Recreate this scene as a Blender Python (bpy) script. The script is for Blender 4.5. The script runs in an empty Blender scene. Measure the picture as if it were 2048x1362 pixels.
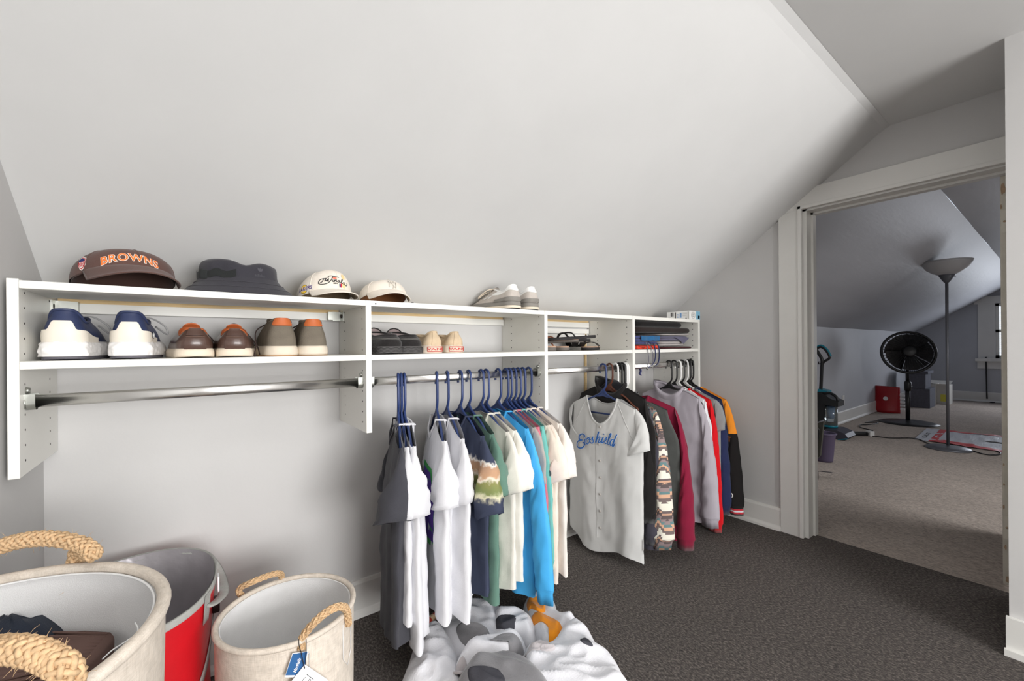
import bpy, bmesh, math, random
from mathutils import Vector, Matrix, noise

scene = bpy.context.scene
C = scene.collection

# ------------------------------------------------------------------ camera
FPX, YAW, CAM_H, ROLL, CX, HY = 842.0, math.radians(37.0), 0.99, math.radians(0.45), 1024.0, 691.5
cam_data = bpy.data.cameras.new('camera')
cam_data.sensor_width = 36.0
cam_data.lens = FPX / 2048.0 * 36.0
cam_data.shift_y = (HY - 681.0) / 2048.0
cam_data.clip_start = 0.02
cam = bpy.data.objects.new('camera', cam_data)
C.objects.link(cam)
_fw = Vector((math.sin(YAW), math.cos(YAW), 0)); _rt = Vector((math.cos(YAW), -math.sin(YAW), 0)); _up = Vector((0, 0, 1))
_cr, _sr = math.cos(ROLL), math.sin(ROLL)
# image right / up axes of the slightly rolled camera
_ix = _rt * _cr - _up * _sr
_iy = _rt * _sr + _up * _cr
cam.matrix_world = Matrix(((_ix.x, _iy.x, -_fw.x, 0), (_ix.y, _iy.y, -_fw.y, 0), (_ix.z, _iy.z, -_fw.z, CAM_H), (0, 0, 0, 1)))
scene.camera = cam

# ------------------------------------------------------------------ world, lights, exposure
world = bpy.data.worlds.new('sky'); scene.world = world; world.use_nodes = True
bg = world.node_tree.nodes['Background']; bg.inputs[0].default_value = (0.80, 0.88, 1.0, 1); bg.inputs[1].default_value = 2.2
scene.view_settings.view_transform = 'Standard'; scene.view_settings.look = 'None'
scene.view_settings.exposure = -0.28; scene.view_settings.gamma = 1.0; scene.view_settings.use_curve_mapping = False

def area_light(name, loc, target, sx, sy, power, color, spread=180):
    d = bpy.data.lights.new(name, 'AREA'); d.shape = 'RECTANGLE'; d.size = sx; d.size_y = sy
    d.energy = power; d.color = color; d.spread = math.radians(spread)
    o = bpy.data.objects.new(name, d); C.objects.link(o); o.location = loc
    o.rotation_euler = (Vector(target) - Vector(loc)).to_track_quat('-Z', 'Y').to_euler()
    return o
area_light('window_daylight', (0.9, -3.5, 1.05), (0.7, 1.5, 1.15), 2.2, 1.4, 225, (1.0, 0.992, 0.984))
area_light('ceiling_lamp_light', (0.35, -0.35, 1.90), (0.35, -0.35, 0.0), 0.8, 0.8, 13, (1.0, 0.975, 0.945))
area_light('bedroom_window_light', (10.1, -0.05, 1.05), (6.2, 0.8, 1.2), 0.9, 0.9, 24, (0.86, 0.91, 1.0))
area_light('bedroom_fill_light', (3.9, -1.7, 1.6), (3.9, 0.35, 0.0), 1.6, 0.9, 27, (0.98, 0.97, 0.97), 120)  # added fill aimed down to brighten the bedroom carpet; no window modelled here

# ------------------------------------------------------------------ pixel <-> place helpers (photo taken as 2048x1362)
CAMP = Vector((0, 0, CAM_H))
def ray(x, y):
    u = (x - CX) / FPX; v = -(y - HY) / FPX
    return _fw + _rt * (u * _cr + v * _sr) + _up * (-u * _sr + v * _cr)
def onX(x, y, X): d = ray(x, y); return CAMP + d * (X / d.x)
def onY(x, y, Y): d = ray(x, y); return CAMP + d * (Y / d.y)
def onZ(x, y, Z): d = ray(x, y); return CAMP + d * ((Z - CAM_H) / d.z)

# ------------------------------------------------------------------ colours and materials
def s2l(c): return tuple((v / 12.92 if v <= 0.04045 else ((v + 0.055) / 1.055) ** 2.4) for v in c)
def rgb(r, g, b): return s2l((r / 255, g / 255, b / 255))
MATS = {}
def mat(name, col, rough=0.6, metal=0.0, var=0.0, vscale=30.0, bump=0.0, bscale=200.0, spec=0.5, stretch=None, alpha=None, trans=0.0, sheen=0.0, coat=0.0):
    if name in MATS: return MATS[name]
    m = bpy.data.materials.new(name); m.use_nodes = True; MATS[name] = m
    nt = m.node_tree; b = nt.nodes['Principled BSDF']
    b.inputs['Base Color'].default_value = (*col, 1); b.inputs['Roughness'].default_value = rough; b.inputs['Metallic'].default_value = metal
    b.inputs['Specular IOR Level'].default_value = spec
    if sheen: b.inputs['Sheen Weight'].default_value = sheen
    if coat: b.inputs['Coat Weight'].default_value = coat
    if trans: b.inputs['Transmission Weight'].default_value = trans
    if alpha is not None: b.inputs['Alpha'].default_value = alpha
    tc = nt.nodes.new('ShaderNodeTexCoord'); src = tc.outputs['Object']
    if stretch:
        mp = nt.nodes.new('ShaderNodeMapping'); mp.inputs['Scale'].default_value = stretch
        nt.links.new(src, mp.inputs[0]); src = mp.outputs[0]
    n1 = nt.nodes.new('ShaderNodeTexNoise'); n1.inputs['Scale'].default_value = vscale; n1.inputs['Detail'].default_value = 5
    nt.links.new(src, n1.inputs['Vector'])
    rp = nt.nodes.new('ShaderNodeValToRGB'); v = max(var, 0.015)
    rp.color_ramp.elements[0].position = 0.3; rp.color_ramp.elements[1].position = 0.7
    rp.color_ramp.elements[0].color = (*[max(0, c * (1 - v)) for c in col], 1); rp.color_ramp.elements[1].color = (*[min(1, c * (1 + v)) for c in col], 1)
    nt.links.new(n1.outputs['Fac'], rp.inputs[0]); nt.links.new(rp.outputs[0], b.inputs['Base Color'])
    if bump:
        n2 = nt.nodes.new('ShaderNodeTexNoise'); n2.inputs['Scale'].default_value = bscale; n2.inputs['Detail'].default_value = 3
        nt.links.new(src, n2.inputs['Vector'])
        bp = nt.nodes.new('ShaderNodeBump'); bp.inputs['Strength'].default_value = bump; bp.inputs['Distance'].default_value = 0.004
        nt.links.new(n2.outputs['Fac'], bp.inputs['Height']); nt.links.new(bp.outputs[0], b.inputs['Normal'])
    return m
def cloth(name, col, var=0.05, rough=0.9, bump=0.25): return mat(name, col, rough, 0, var, 26, bump, 700, 0.15, sheen=0.15)

def weave_mat(name, col, var=0.10):
    m = mat(name, col, 0.92, 0, var, 60, 0, 1, 0.15)
    nt = m.node_tree; b = nt.nodes['Principled BSDF']; tc = nt.nodes.new('ShaderNodeTexCoord'); ns = []
    for sc_ in ((60, 60, 1100), (700, 700, 50)):
        mp = nt.nodes.new('ShaderNodeMapping'); mp.inputs['Scale'].default_value = sc_; nt.links.new(tc.outputs['Object'], mp.inputs[0])
        n = nt.nodes.new('ShaderNodeTexNoise'); n.inputs['Scale'].default_value = 1.0; n.inputs['Detail'].default_value = 2; nt.links.new(mp.outputs[0], n.inputs['Vector']); ns.append(n)
    a = nt.nodes.new('ShaderNodeMath'); a.operation = 'ADD'
    nt.links.new(ns[0].outputs['Fac'], a.inputs[0]); nt.links.new(ns[1].outputs['Fac'], a.inputs[1])
    bp = nt.nodes.new('ShaderNodeBump'); bp.inputs['Strength'].default_value = 0.25; bp.inputs['Distance'].default_value = 0.001
    nt.links.new(a.outputs[0], bp.inputs['Height']); nt.links.new(bp.outputs[0], b.inputs['Normal'])
    old = b.inputs['Base Color'].links[0].from_socket
    r = nt.nodes.new('ShaderNodeValToRGB'); r.color_ramp.elements[0].position = 0.35; r.color_ramp.elements[0].color = (0.80, 0.78, 0.75, 1); r.color_ramp.elements[1].position = 0.65; r.color_ramp.elements[1].color = (1, 1, 1, 1)
    h = nt.nodes.new('ShaderNodeMath'); h.operation = 'MULTIPLY'; h.inputs[1].default_value = 0.5; nt.links.new(a.outputs[0], h.inputs[0]); nt.links.new(h.outputs[0], r.inputs[0])
    mx = nt.nodes.new('ShaderNodeMix'); mx.data_type = 'RGBA'; mx.blend_type = 'MULTIPLY'; mx.inputs['Factor'].default_value = 1.0
    nt.links.new(old, mx.inputs['A']); nt.links.new(r.outputs[0], mx.inputs['B']); nt.links.new(mx.outputs['Result'], b.inputs['Base Color'])
    return m

def carpet_mat(name, c0, c1, c2, scale):
    m = bpy.data.materials.new(name); m.use_nodes = True; nt = m.node_tree; b = nt.nodes['Principled BSDF']
    b.inputs['Roughness'].default_value = 1.0; b.inputs['Specular IOR Level'].default_value = 0.05; b.inputs['Sheen Weight'].default_value = 0.1
    tc = nt.nodes.new('ShaderNodeTexCoord')
    n1 = nt.nodes.new('ShaderNodeTexNoise'); n1.inputs['Scale'].default_value = scale; n1.inputs['Detail'].default_value = 6; n1.inputs['Roughness'].default_value = 0.75
    n2 = nt.nodes.new('ShaderNodeTexNoise'); n2.inputs['Scale'].default_value = 3.0; n2.inputs['Detail'].default_value = 4
    mp = nt.nodes.new('ShaderNodeMapping'); mp.inputs['Scale'].default_value = (1.0, 0.55, 1.0); mp.inputs['Rotation'].default_value = (0, 0, 0.5)
    nt.links.new(tc.outputs['Object'], mp.inputs[0]); nt.links.new(mp.outputs[0], n1.inputs['Vector']); nt.links.new(tc.outputs['Object'], n2.inputs['Vector'])
    r = nt.nodes.new('ShaderNodeValToRGB'); e = r.color_ramp.elements
    e[0].position = 0.36; e[0].color = (*c0, 1); e[1].position = 0.66; e[1].color = (*c2, 1)
    k = e.new(0.5); k.color = (*c1, 1)
    nt.links.new(n1.outputs['Fac'], r.inputs[0])
    mx = nt.nodes.new('ShaderNodeMix'); mx.data_type = 'RGBA'; mx.blend_type = 'MULTIPLY'; mx.inputs['Factor'].default_value = 1.0
    r2 = nt.nodes.new('ShaderNodeValToRGB'); r2.color_ramp.elements[0].position = 0.3; r2.color_ramp.elements[0].color = (0.86, 0.86, 0.86, 1); r2.color_ramp.elements[1].position = 0.7; r2.color_ramp.elements[1].color = (1, 1, 1, 1)
    nt.links.new(n2.outputs['Fac'], r2.inputs[0]); nt.links.new(r.outputs[0], mx.inputs['A']); nt.links.new(r2.outputs[0], mx.inputs['B'])
    nt.links.new(mx.outputs['Result'], b.inputs['Base Color'])
    bp = nt.nodes.new('ShaderNodeBump'); bp.inputs['Strength'].default_value = 0.9; bp.inputs['Distance'].default_value = 0.01
    nt.links.new(n1.outputs['Fac'], bp.inputs['Height']); nt.links.new(bp.outputs[0], b.inputs['Normal'])
    return m

PAINT = mat('grey_wall_paint', rgb(205, 204, 203), 0.75, 0, 0.02, 4, 0.08, 60, 0.25)
PAINTW = mat('pale_ceiling_paint', rgb(218, 218, 217), 0.6, 0, 0.02, 4, 0.06, 30, 0.3)
TRIM = mat('white_trim_paint', rgb(226, 225, 221), 0.45, 0, 0.02, 8, 0.05, 40)
SHELF = mat('white_melamine', rgb(236, 235, 229), 0.42, 0, 0.015, 8)
CHROME = mat('chrome', (0.86, 0.85, 0.83), 0.24, 1.0)
STEEL = mat('zinc_steel', rgb(176, 178, 172), 0.35, 0.9)
DARK = mat('dark_hole', rgb(60, 56, 54), 0.9)
BLACKP = mat('black_plastic', rgb(24, 24, 26), 0.4)
WHITEP = mat('white_plastic', rgb(232, 232, 230), 0.35)
NAVYP = mat('navy_plastic', rgb(44, 62, 110), 0.35)
BROWNP = mat('brown_wood_hanger', rgb(92, 50, 34), 0.4)
CARPET = carpet_mat('charcoal_carpet', rgb(47, 43, 41), rgb(90, 83, 79), rgb(152, 142, 134), 170)
CARPET2 = carpet_mat('beige_carpet', rgb(160, 148, 139), rgb(200, 187, 176), rgb(226, 214, 203), 110)

# ------------------------------------------------------------------ mesh helpers
def sm(t):
    t = max(0.0, min(1.0, t)); return t * t * (3 - 2 * t)
def lerp(a, b, t): return a + (b - a) * t
class MB:
    def __init__(s): s.v = []; s.f = []
    def add(s, vs, fs):
        o = len(s.v); s.v += [tuple(p) for p in vs]; s.f += [tuple(i + o for i in f) for f in fs]; return s
    def box(s, a, b, bev=0.0):
        x0, y0, z0 = a; x1, y1, z1 = b
        if bev <= 0:
            return s.add([(x0, y0, z0), (x1, y0, z0), (x1, y1, z0), (x0, y1, z0), (x0, y0, z1), (x1, y0, z1), (x1, y1, z1), (x0, y1, z1)],
                         [(0, 3, 2, 1), (4, 5, 6, 7), (0, 1, 5, 4), (1, 2, 6, 5), (2, 3, 7, 6), (3, 0, 4, 7)])
        bm = bmesh.new(); r = bmesh.ops.create_cube(bm, size=1.0)
        for v in bm.verts: v.co = Vector((lerp(x0, x1, v.co.x + .5), lerp(y0, y1, v.co.y + .5), lerp(z0, z1, v.co.z + .5)))
        bmesh.ops.bevel(bm, geom=list(bm.edges), offset=bev, segments=2, affect='EDGES', profile=0.6)
        bm.verts.index_update(); s.add([v.co[:] for v in bm.verts], [[v.index for v in f.verts] for f in bm.faces]); bm.free(); return s
    def loft(s, rings, closed=True, cap0=False, cap1=False):
        n = len(rings[0]); o = len(s.v)
        for r in rings: s.v += [tuple(p) for p in r]
        for i in range(len(rings) - 1):
            for j in range(n if closed else n - 1):
                k = (j + 1) % n
                s.f.append((o + i * n + j, o + i * n + k, o + (i + 1) * n + k, o + (i + 1) * n + j))
        if cap0: s.f.append(tuple(o + j for j in reversed(range(n))))
        if cap1: s.f.append(tuple(o + (len(rings) - 1) * n + j for j in range(n)))
        return s
    def tube(s, path, r, n=8, caps=True, closed=False, flat=None):
        P = [Vector(p) for p in path]; m = len(P); rings = []; prev = None
        for i in range(m):
            a = P[(i - 1) % m] if (closed or i > 0) else P[i]; b = P[(i + 1) % m] if (closed or i < m - 1) else P[i]
            t = (b - a).normalized() if (b - a).length > 1e-9 else Vector((0, 0, 1))
            if prev is None:
                ref = Vector((0, 0, 1)) if abs(t.z) < 0.9 else Vector((1, 0, 0)); nrm = t.cross(ref).normalized()
            else:
                nrm = prev - t * prev.dot(t); nrm = nrm.normalized() if nrm.length > 1e-6 else t.orthogonal().normalized()
            prev = nrm; bn = t.cross(nrm); rr = r[i] if isinstance(r, (list, tuple)) else r
            ra, rb = (rr, rr) if flat is None else (rr, rr * flat)
            rings.append([P[i] + nrm * (ra * math.cos(2 * math.pi * k / n)) + bn * (rb * math.sin(2 * math.pi * k / n)) for k in range(n)])
        if closed: rings.append(rings[0]); return s.loft(rings)
        return s.loft(rings, True, caps, caps)
    def lathe(s, prof, n=32, c=(0, 0, 0), axis='Z', sx=1.0, sy=1.0):
        rings = []
        for r, z in prof:
            ring = []
            for k in range(n):
                a = 2 * math.pi * k / n; x, y = r * math.cos(a) * sx, r * math.sin(a) * sy
                p = (x, y, z) if axis == 'Z' else ((z, x, y) if axis == 'X' else (x, z, y))
                ring.append((p[0] + c[0], p[1] + c[1], p[2] + c[2]))
            rings.append(ring)
        return s.loft(rings, True, prof[0][0] > 1e-6, prof[-1][0] > 1e-6)
    def prism(s, poly, fn, a, b):
        # poly: 2D points; fn(p, t) -> 3D
        n = len(poly); o = len(s.v)
        s.v += [tuple(fn(p, a)) for p in poly] + [tuple(fn(p, b)) for p in poly]
        s.f.append(tuple(o + i for i in reversed(range(n)))); s.f.append(tuple(o + n + i for i in range(n)))
        for i in range(n): j = (i + 1) % n; s.f.append((o + i, o + j, o + n + j, o + n + i))
        return s
    def build(s, name, m, parent=None, smooth=True, kind=None, label=None):
        me = bpy.data.meshes.new(name); me.from_pydata([tuple(p) for p in s.v], [], s.f); me.validate()
        bm = bmesh.new(); bm.from_mesh(me); bmesh.ops.recalc_face_normals(bm, faces=bm.faces); bm.to_mesh(me); bm.free()
        me.polygons.foreach_set('use_smooth', [smooth] * len(me.polygons)); me.materials.append(m)
        o = bpy.data.objects.new(name, me); C.objects.link(o)
        if parent is not None: o.parent = parent
        if kind: o['kind'] = kind
        if label: o['label'] = label
        return o
def struct(o): o['kind'] = 'structure'; return o
def tag(o, label, cat, group=None):
    o['label'] = label; o['category'] = cat
    if group: o['group'] = group
    return o
def thing(name, label, cat, loc=(0, 0, 0), rz=0.0, group=None, rot=None):
    o = bpy.data.objects.new(name, None); C.objects.link(o); o.location = loc
    o.rotation_euler = rot if rot else (0, 0, rz); o.empty_display_size = 0.05
    return tag(o, label, cat, group)
def bez(pts, n=8, closed=False):
    # Catmull-Rom through points
    P = [Vector(p) for p in pts]; out = []; m = len(P)
    for i in range(m if closed else m - 1):
        p0 = P[(i - 1) % m] if (closed or i > 0) else P[i] * 2 - P[i + 1]
        p1 = P[i]; p2 = P[(i + 1) % m]; p3 = P[(i + 2) % m] if (closed or i + 2 < m) else p2 * 2 - p1
        for k in range(n):
            t = k / n
            out.append(0.5 * ((2 * p1) + (p2 - p0) * t + (2 * p0 - 5 * p1 + 4 * p2 - p3) * t * t + (3 * p1 - p0 - 3 * p2 + p3) * t ** 3))
    if not closed: out.append(P[-1])
    return out
def text_geo(body, size=1.0, shear=0.0, offset=0.0, align='CENTER', spacing=1.0, maxedge=None):
    cu = bpy.data.curves.new('t', 'FONT'); cu.body = body; cu.size = size; cu.shear = shear; cu.offset = offset; cu.align_x = align; cu.align_y = 'CENTER'
    cu.space_character = spacing; cu.resolution_u = 3
    ob = bpy.data.objects.new('t', cu); C.objects.link(ob)
    bpy.context.view_layer.update()
    me = bpy.data.meshes.new_from_object(ob.evaluated_get(bpy.context.evaluated_depsgraph_get()))
    bm = bmesh.new(); bm.from_mesh(me); bmesh.ops.triangulate(bm, faces=bm.faces)
    if maxedge:
        for _ in range(4):
            es = [e for e in bm.edges if e.calc_length() > maxedge]
            if not es: break
            bmesh.ops.subdivide_edges(bm, edges=es, cuts=1)
        bmesh.ops.triangulate(bm, faces=bm.faces)
    bm.verts.index_update()
    vs = [v.co[:] for v in bm.verts]; fs = [[v.index for v in f.verts] for f in bm.faces]
    bm.free(); bpy.data.objects.remove(ob); bpy.data.curves.remove(cu); bpy.data.meshes.remove(me)
    return vs, fs
def text_part(name, body, size, fn, m, parent, **k):
    vs, fs = text_geo(body, size, **k)
    if not vs: return None
    return MB().add([fn(v[0], v[1]) for v in vs], fs).build(name, m, parent, smooth=False)
def ribbon(mb, pts, w, fn):
    # flat stroke through 2D points; w scalar or list
    P = [Vector((p[0], p[1])) for p in pts]; n = len(P); L = []; R = []
    for i in range(n):
        t = (P[min(i + 1, n - 1)] - P[max(i - 1, 0)]); t = t.normalized() if t.length > 1e-9 else Vector((1, 0))
        nn = Vector((-t.y, t.x)); ww = (w[i] if isinstance(w, list) else w) / 2
        L.append(P[i] + nn * ww); R.append(P[i] - nn * ww)
    mb.loft([[fn(*L[i]), fn(*R[i])] for i in range(n)], closed=False)
def rot2(x, y, a): return x * math.cos(a) - y * math.sin(a), x * math.sin(a) + y * math.cos(a)
# ================================================================== the room
YK, XD, ZC, YR = 1.59, 2.48, 1.958, 0.49          # knee wall, door wall, flat ceiling, ceiling break line
def slope_z(y): return ZC - (y - YR) * (ZC - 1.166) / (YK - YR)
struct(MB().box((-1.7, -3.7, -0.05), (2.56, 1.7, 0.0)).build('floor', CARPET, smooth=False))
struct(MB().box((2.56, -2.6, -0.06), (10.6, 1.9, -0.006)).build('floor_bedroom', CARPET2, smooth=False))
struct(MB().box((-1.8, YK, -0.05), (XD + 0.11, YK + 0.1, 1.30)).build('wall_back', PAINT, smooth=False))
# left wall stub, then the opening it ends at
wl = MB(); wl.prism([(1.20, 0), (YK, 0), (YK, 1.20), (1.20, slope_z(1.20) + 0.02)], lambda p, t: (t, p[0], p[1]), -0.312, -0.42)
struct(wl.build('wall_left', PAINT, smooth=False))
struct(MB().box((-1.8, -3.7, 0), (-1.7, 1.7, 2.0)).build('wall_left_recess', PAINT, smooth=False))
struct(MB().box((-1.8, -3.8, 0), (2.2, -3.7, 2.0)).build('wall_front', PAINT, smooth=False))
# sloped ceiling and flat ceiling with a slightly soft break between them
rows = []
prof = []
for i in range(13):
    y = lerp(YK + 0.09, YR + 0.03, i / 12); prof.append((y, slope_z(y) - (0.012 * math.sin(math.pi * i / 12) * 0.0)))
prof += [(YR + 0.012, slope_z(YR + 0.012) - 0.001), (YR - 0.01, ZC - 0.001)]
cs = MB(); cs.loft([[(x, y, z) for (y, z) in prof] for x in (-1.8, 0.4, 2.59)], closed=False)
cs.loft([[(x, y, z + 0.05) for (y, z) in prof] for x in (-1.8, 0.4, 2.59)], closed=False)
struct(cs.build('ceiling_slope', PAINTW, smooth=False))
struct(MB().box((-1.8, -3.8, ZC), (2.59, YR, ZC + 0.05)).build('ceiling', PAINTW, smooth=False))
# door wall
OPL, OPR, OPT = 0.823, 0.03, 1.682
wd = MB(); fx = lambda p, t: (t, p[0], p[1])
wd.prism([(YK + 0.02, 0), (OPL, 0), (OPL, slope_z(OPL) + 0.03), (YK + 0.02, slope_z(YK + 0.02) + 0.03)][::-1], fx, XD, XD + 0.11)
wd.prism([(OPL, OPT), (OPR, OPT), (OPR, ZC + 0.01), (YR, ZC + 0.01), (OPL, slope_z(OPL) + 0.01)][::-1], fx, XD, XD + 0.11)
wd.prism([(OPR, 0), (-3.7, 0), (-3.7, ZC), (OPR, ZC)][::-1], fx, XD, XD + 0.11)
struct(wd.build('wall_right', PAINT, smooth=False))
# bump-out on the right edge of the view
struct(MB().box((2.067, -3.7, 0.0), (XD, 0.122, ZC + 0.01)).build('wall_right_bump', PAINT, smooth=False))
bb = MB(); bb.box((2.049, -3.7, 0.0), (2.0665, 0.128, 0.117)); bb.box((2.036, -3.7, 0.0), (2.0485, 0.131, 0.020))
struct(bb.build('baseboard_right_bump', TRIM, smooth=False))
# baseboards
def bbprof(h): return [(0, 0), (0.026, 0), (0.024, 0.012), (0.016, 0.022), (0.014, 0.026), (0.014, h - 0.012), (0.010, h), (0, h)]
b1 = MB(); b1.prism(bbprof(0.131), lambda p, t: (t, YK - p[0], p[1]), -0.312, XD)
struct(b1.build('baseboard_back', TRIM, smooth=False))
b2 = MB(); b2.prism(bbprof(0.118), lambda p, t: (XD - p[0], t, p[1]), 0.924, YK)
struct(b2.build('baseboard_right', TRIM, smooth=False))
b3 = MB(); b3.prism(bbprof(0.131), lambda p, t: (-0.312 + p[0], t, p[1]), 1.20, YK)
struct(b3.build('baseboard_left', TRIM, smooth=False))
# door casing: left leg follows the slope, header runs to the bump-out
CT = 0.019
t1 = MB(); t1.prism([(0.924, 0), (OPL + 0.012, 0), (OPL + 0.012, 1.674), (0.902, slope_z(0.902)), (0.924, slope_z(0.924))], lambda p, t: (XD - t, p[0], p[1]), 0.0, CT)
struct(t1.build('trim_1', TRIM, smooth=False))
t2 = MB(); t2.prism([(OPL + 0.012, OPT - 0.008), (0.10, OPT - 0.008), (0.10, 1.771), (0.755, 1.771), (OPL + 0.077, slope_z(OPL + 0.077))], lambda p, t: (XD - t, p[0], p[1]), 0.0, CT)
struct(t2.build('trim_2', TRIM, smooth=False))
# inner bead and jamb of the doorway
t3 = MB(); t3.box((XD - 0.026, OPL - 0.004, 0), (XD - 0.002, OPL + 0.014, OPT + 0.006), 0.003); t3.box((XD - 0.026, 0.10, OPT - 0.012), (XD - 0.002, OPL + 0.014, OPT + 0.006), 0.003)
struct(t3.build('trim_3', TRIM, smooth=False))
t4 = MB(); t4.box((XD, OPL - 0.020, 0), (XD + 0.115, OPL, OPT)); t4.box((XD, OPR, OPT - 0.02), (XD + 0.115, OPL, OPT)); t4.box((XD, OPR, 0), (XD + 0.115, OPR + 0.02, OPT))
t4.box((XD + 0.06, OPL - 0.030, 0), (XD + 0.10, OPL - 0.018, OPT - 0.02)); t4.box((XD + 0.06, OPR, OPT - 0.03), (XD + 0.10, OPL, OPT - 0.018))
struct(t4.build('trim_4', TRIM, smooth=False))
# open door leaf seen on its hinge edge, with worn cream paint
WORN = mat('worn_cream_paint', rgb(208, 203, 190), 0.6, 0, 0.10, 14, 0.3, 40)
CHIP = mat('bare_wood_chip', rgb(176, 150, 124), 0.8, 0, 0.2, 60)
dr = MB(); dr.box((XD + 0.10, 0.128, 0.020), (XD + 0.86, 0.168, 1.655), 0.005)
door = struct(dr.build('door_1', WORN, smooth=False))
for zc, nm in ((0.25, 'a'), (1.47, 'b')):
    MB().box((XD + 0.098, 0.134, zc - 0.045), (XD + 0.101, 0.166, zc + 0.045)).build('hinge_plate', mat('painted_hinge', rgb(216, 211, 198), 0.5), door, smooth=False)
    sc = MB()
    for dz in (-0.03, 0.0, 0.03):
        sc.lathe([(0.0, -0.0012), (0.0042, -0.001), (0.0042, 0)], 8, (XD + 0.0975, 0.150 + (0.006 if dz == 0 else -0.004), zc + dz), 'X')
    sc.build('hinge_screw', CHIP, door)
for (yy, zz, a, b) in ((0.160, 0.17, 0.004, 0.012), (0.150, 0.045, 0.012, 0.018), (0.164, 0.33, 0.003, 0.012), (0.160, 1.60, 0.008, 0.03), (0.163, 0.5, 0.003, 0.006), (0.165, 1.53, 0.004, 0.012), (0.163, 0.42, 0.003, 0.005)):
    pl = [(yy + a * math.cos(t) * (0.8 + 0.4 * noise.noise((t, zz * 9, 0))), zz + b * math.sin(t) * (0.8 + 0.4 * noise.noise((t, zz * 5, 3)))) for t in [k * math.pi / 5 for k in range(10)]]
    MB().prism(pl, lambda p, t: (XD + 0.0995 - t, min(p[0], 0.1665), p[1]), -0.001, 0.0012).build('paint_chip', CHIP, door, smooth=False)

# ------------------------------------------------------------------ the bedroom beyond the doorway
YK2, XF = 1.715, 10.45
P2 = mat('bedroom_wall_paint', rgb(186, 188, 194), 0.6, 0, 0.03, 3, 0.08, 50, 0.35)
P2C = mat('bedroom_ceiling_paint', rgb(172, 174, 180), 0.5, 0, 0.05, 2.0, 0.3, 14, 0.5, stretch=(0.6, 3.0, 3.0))
struct(MB().box((XD + 0.11, YK2, -0.05), (XF + 0.1, YK2 + 0.08, 1.30)).build('wall_bedroom_left', P2, smooth=False))
def slope2(y): return ZC - (y - YR) * (ZC - 1.175) / (YK2 - YR)
c2 = MB()
pr2 = [(lerp(YK2 + 0.02, YR, i / 14), slope2(lerp(YK2 + 0.02, YR, i / 14))) for i in range(15)]
nx = 30
c2.loft([[(lerp(XD + 0.10, XF + 0.05, i / nx), y, z + 0.006 * noise.noise((i * 0.4, y * 4, 0))) for (y, z) in pr2] for i in range(nx + 1)], closed=False)
struct(c2.build('ceiling_bedroom_slope', P2C, smooth=True))
struct(MB().box((XD + 0.1, -2.0, ZC), (XF + 0.1, YR, ZC + 0.05)).build('ceiling_bedroom', P2C, smooth=False))
struct(MB().box((XD + 0.11, -2.1, -0.05), (XF + 0.1, -2.0, 2.0)).build('wall_bedroom_right', P2, smooth=False))
# far wall with window opening
WY0, WY1, WZ0, WZ1 = 0.74, -0.10, 0.72, 1.62
fw_ = MB(); ff = lambda p, t: (t, p[0], p[1])
fw_.prism([(YK2, 0), (WY0, 0), (WY0, slope2(WY0)), (YK2, slope2(YK2) + 0.01)], ff, XF, XF + 0.1)
fw_.prism([(WY0, 0), (WY1, 0), (WY1, WZ0), (WY0, WZ0)], ff, XF, XF + 0.1)
fw_.prism([(WY0, WZ1), (WY1, WZ1), (WY1, ZC), (YR, ZC), (WY0, slope2(WY0))], ff, XF, XF + 0.1)
fw_.prism([(WY1, 0), (-2.0, 0), (-2.0, ZC), (WY1, ZC)], ff, XF, XF + 0.1)
struct(fw_.build('wall_bedroom_far', P2, smooth=False))
b4 = MB(); b4.prism(bbprof(0.15), lambda p, t: (t, YK2 - p[0], p[1]), XD + 0.12, XF); struct(b4.build('baseboard_bedroom_left', TRIM, smooth=False))
b5 = MB(); b5.prism(bbprof(0.16), lambda p, t: (XF - p[0], t, p[1]), -2.0, YK2); struct(b5.build('baseboard_bedroom_far', TRIM, smooth=False))
win = MB(); win.box((XF - 0.02, WY0 - 0.0, WZ0 - 0.02), (XF, WY0 + 0.19, WZ1 + 0.04)); win.box((XF - 0.03, WY1 - 0.2, WZ1), (XF, WY0 + 0.23, WZ1 + 0.12)); win.box((XF - 0.02, WY1 - 0.19, WZ0), (XF, WY1, WZ1))
wo = struct(win.build('window_1', TRIM, smooth=False))
MB().box((XF - 0.07, WY1 - 0.22, WZ0 - 0.05), (XF, WY0 + 0.22, WZ0), 0.006).build('window_sill', TRIM, wo, smooth=False)
MB().box((XF - 0.02, WY1 - 0.2, WZ0 - 0.17), (XF, WY0 + 0.2, WZ0 - 0.05)).build('window_apron', TRIM, wo, smooth=False)
fr = MB(); fr.box((XF + 0.03, WY0 - 0.04, WZ0), (XF + 0.07, WY0, WZ1)); fr.box((XF + 0.03, WY1, WZ0), (XF + 0.07, WY1 + 0.04, WZ1)); fr.box((XF + 0.03, WY1, WZ0), (XF + 0.07, WY0, WZ0 + 0.05)); fr.box((XF + 0.03, WY1, WZ1 - 0.04), (XF + 0.07, WY0, WZ1)); fr.box((XF + 0.03, WY1, 1.15), (XF + 0.07, WY0, 1.19))
fr.build('window_frame', TRIM, wo, smooth=False)
GLASS = mat('window_glass', (1, 1, 1), 0.02, 0, 0, 1, 0, 1, 0.5, trans=1.0)
MB().box((XF + 0.045, WY1, WZ0), (XF + 0.049, WY0, WZ1)).build('pane', GLASS, wo, smooth=False)
BL = mat('white_blind', rgb(235, 232, 226), 0.6)
bl = thing('window_blind', 'white horizontal blind hanging in the far bedroom window', 'blind', (XF + 0.005, (WY0 + WY1) / 2, WZ1))
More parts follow.
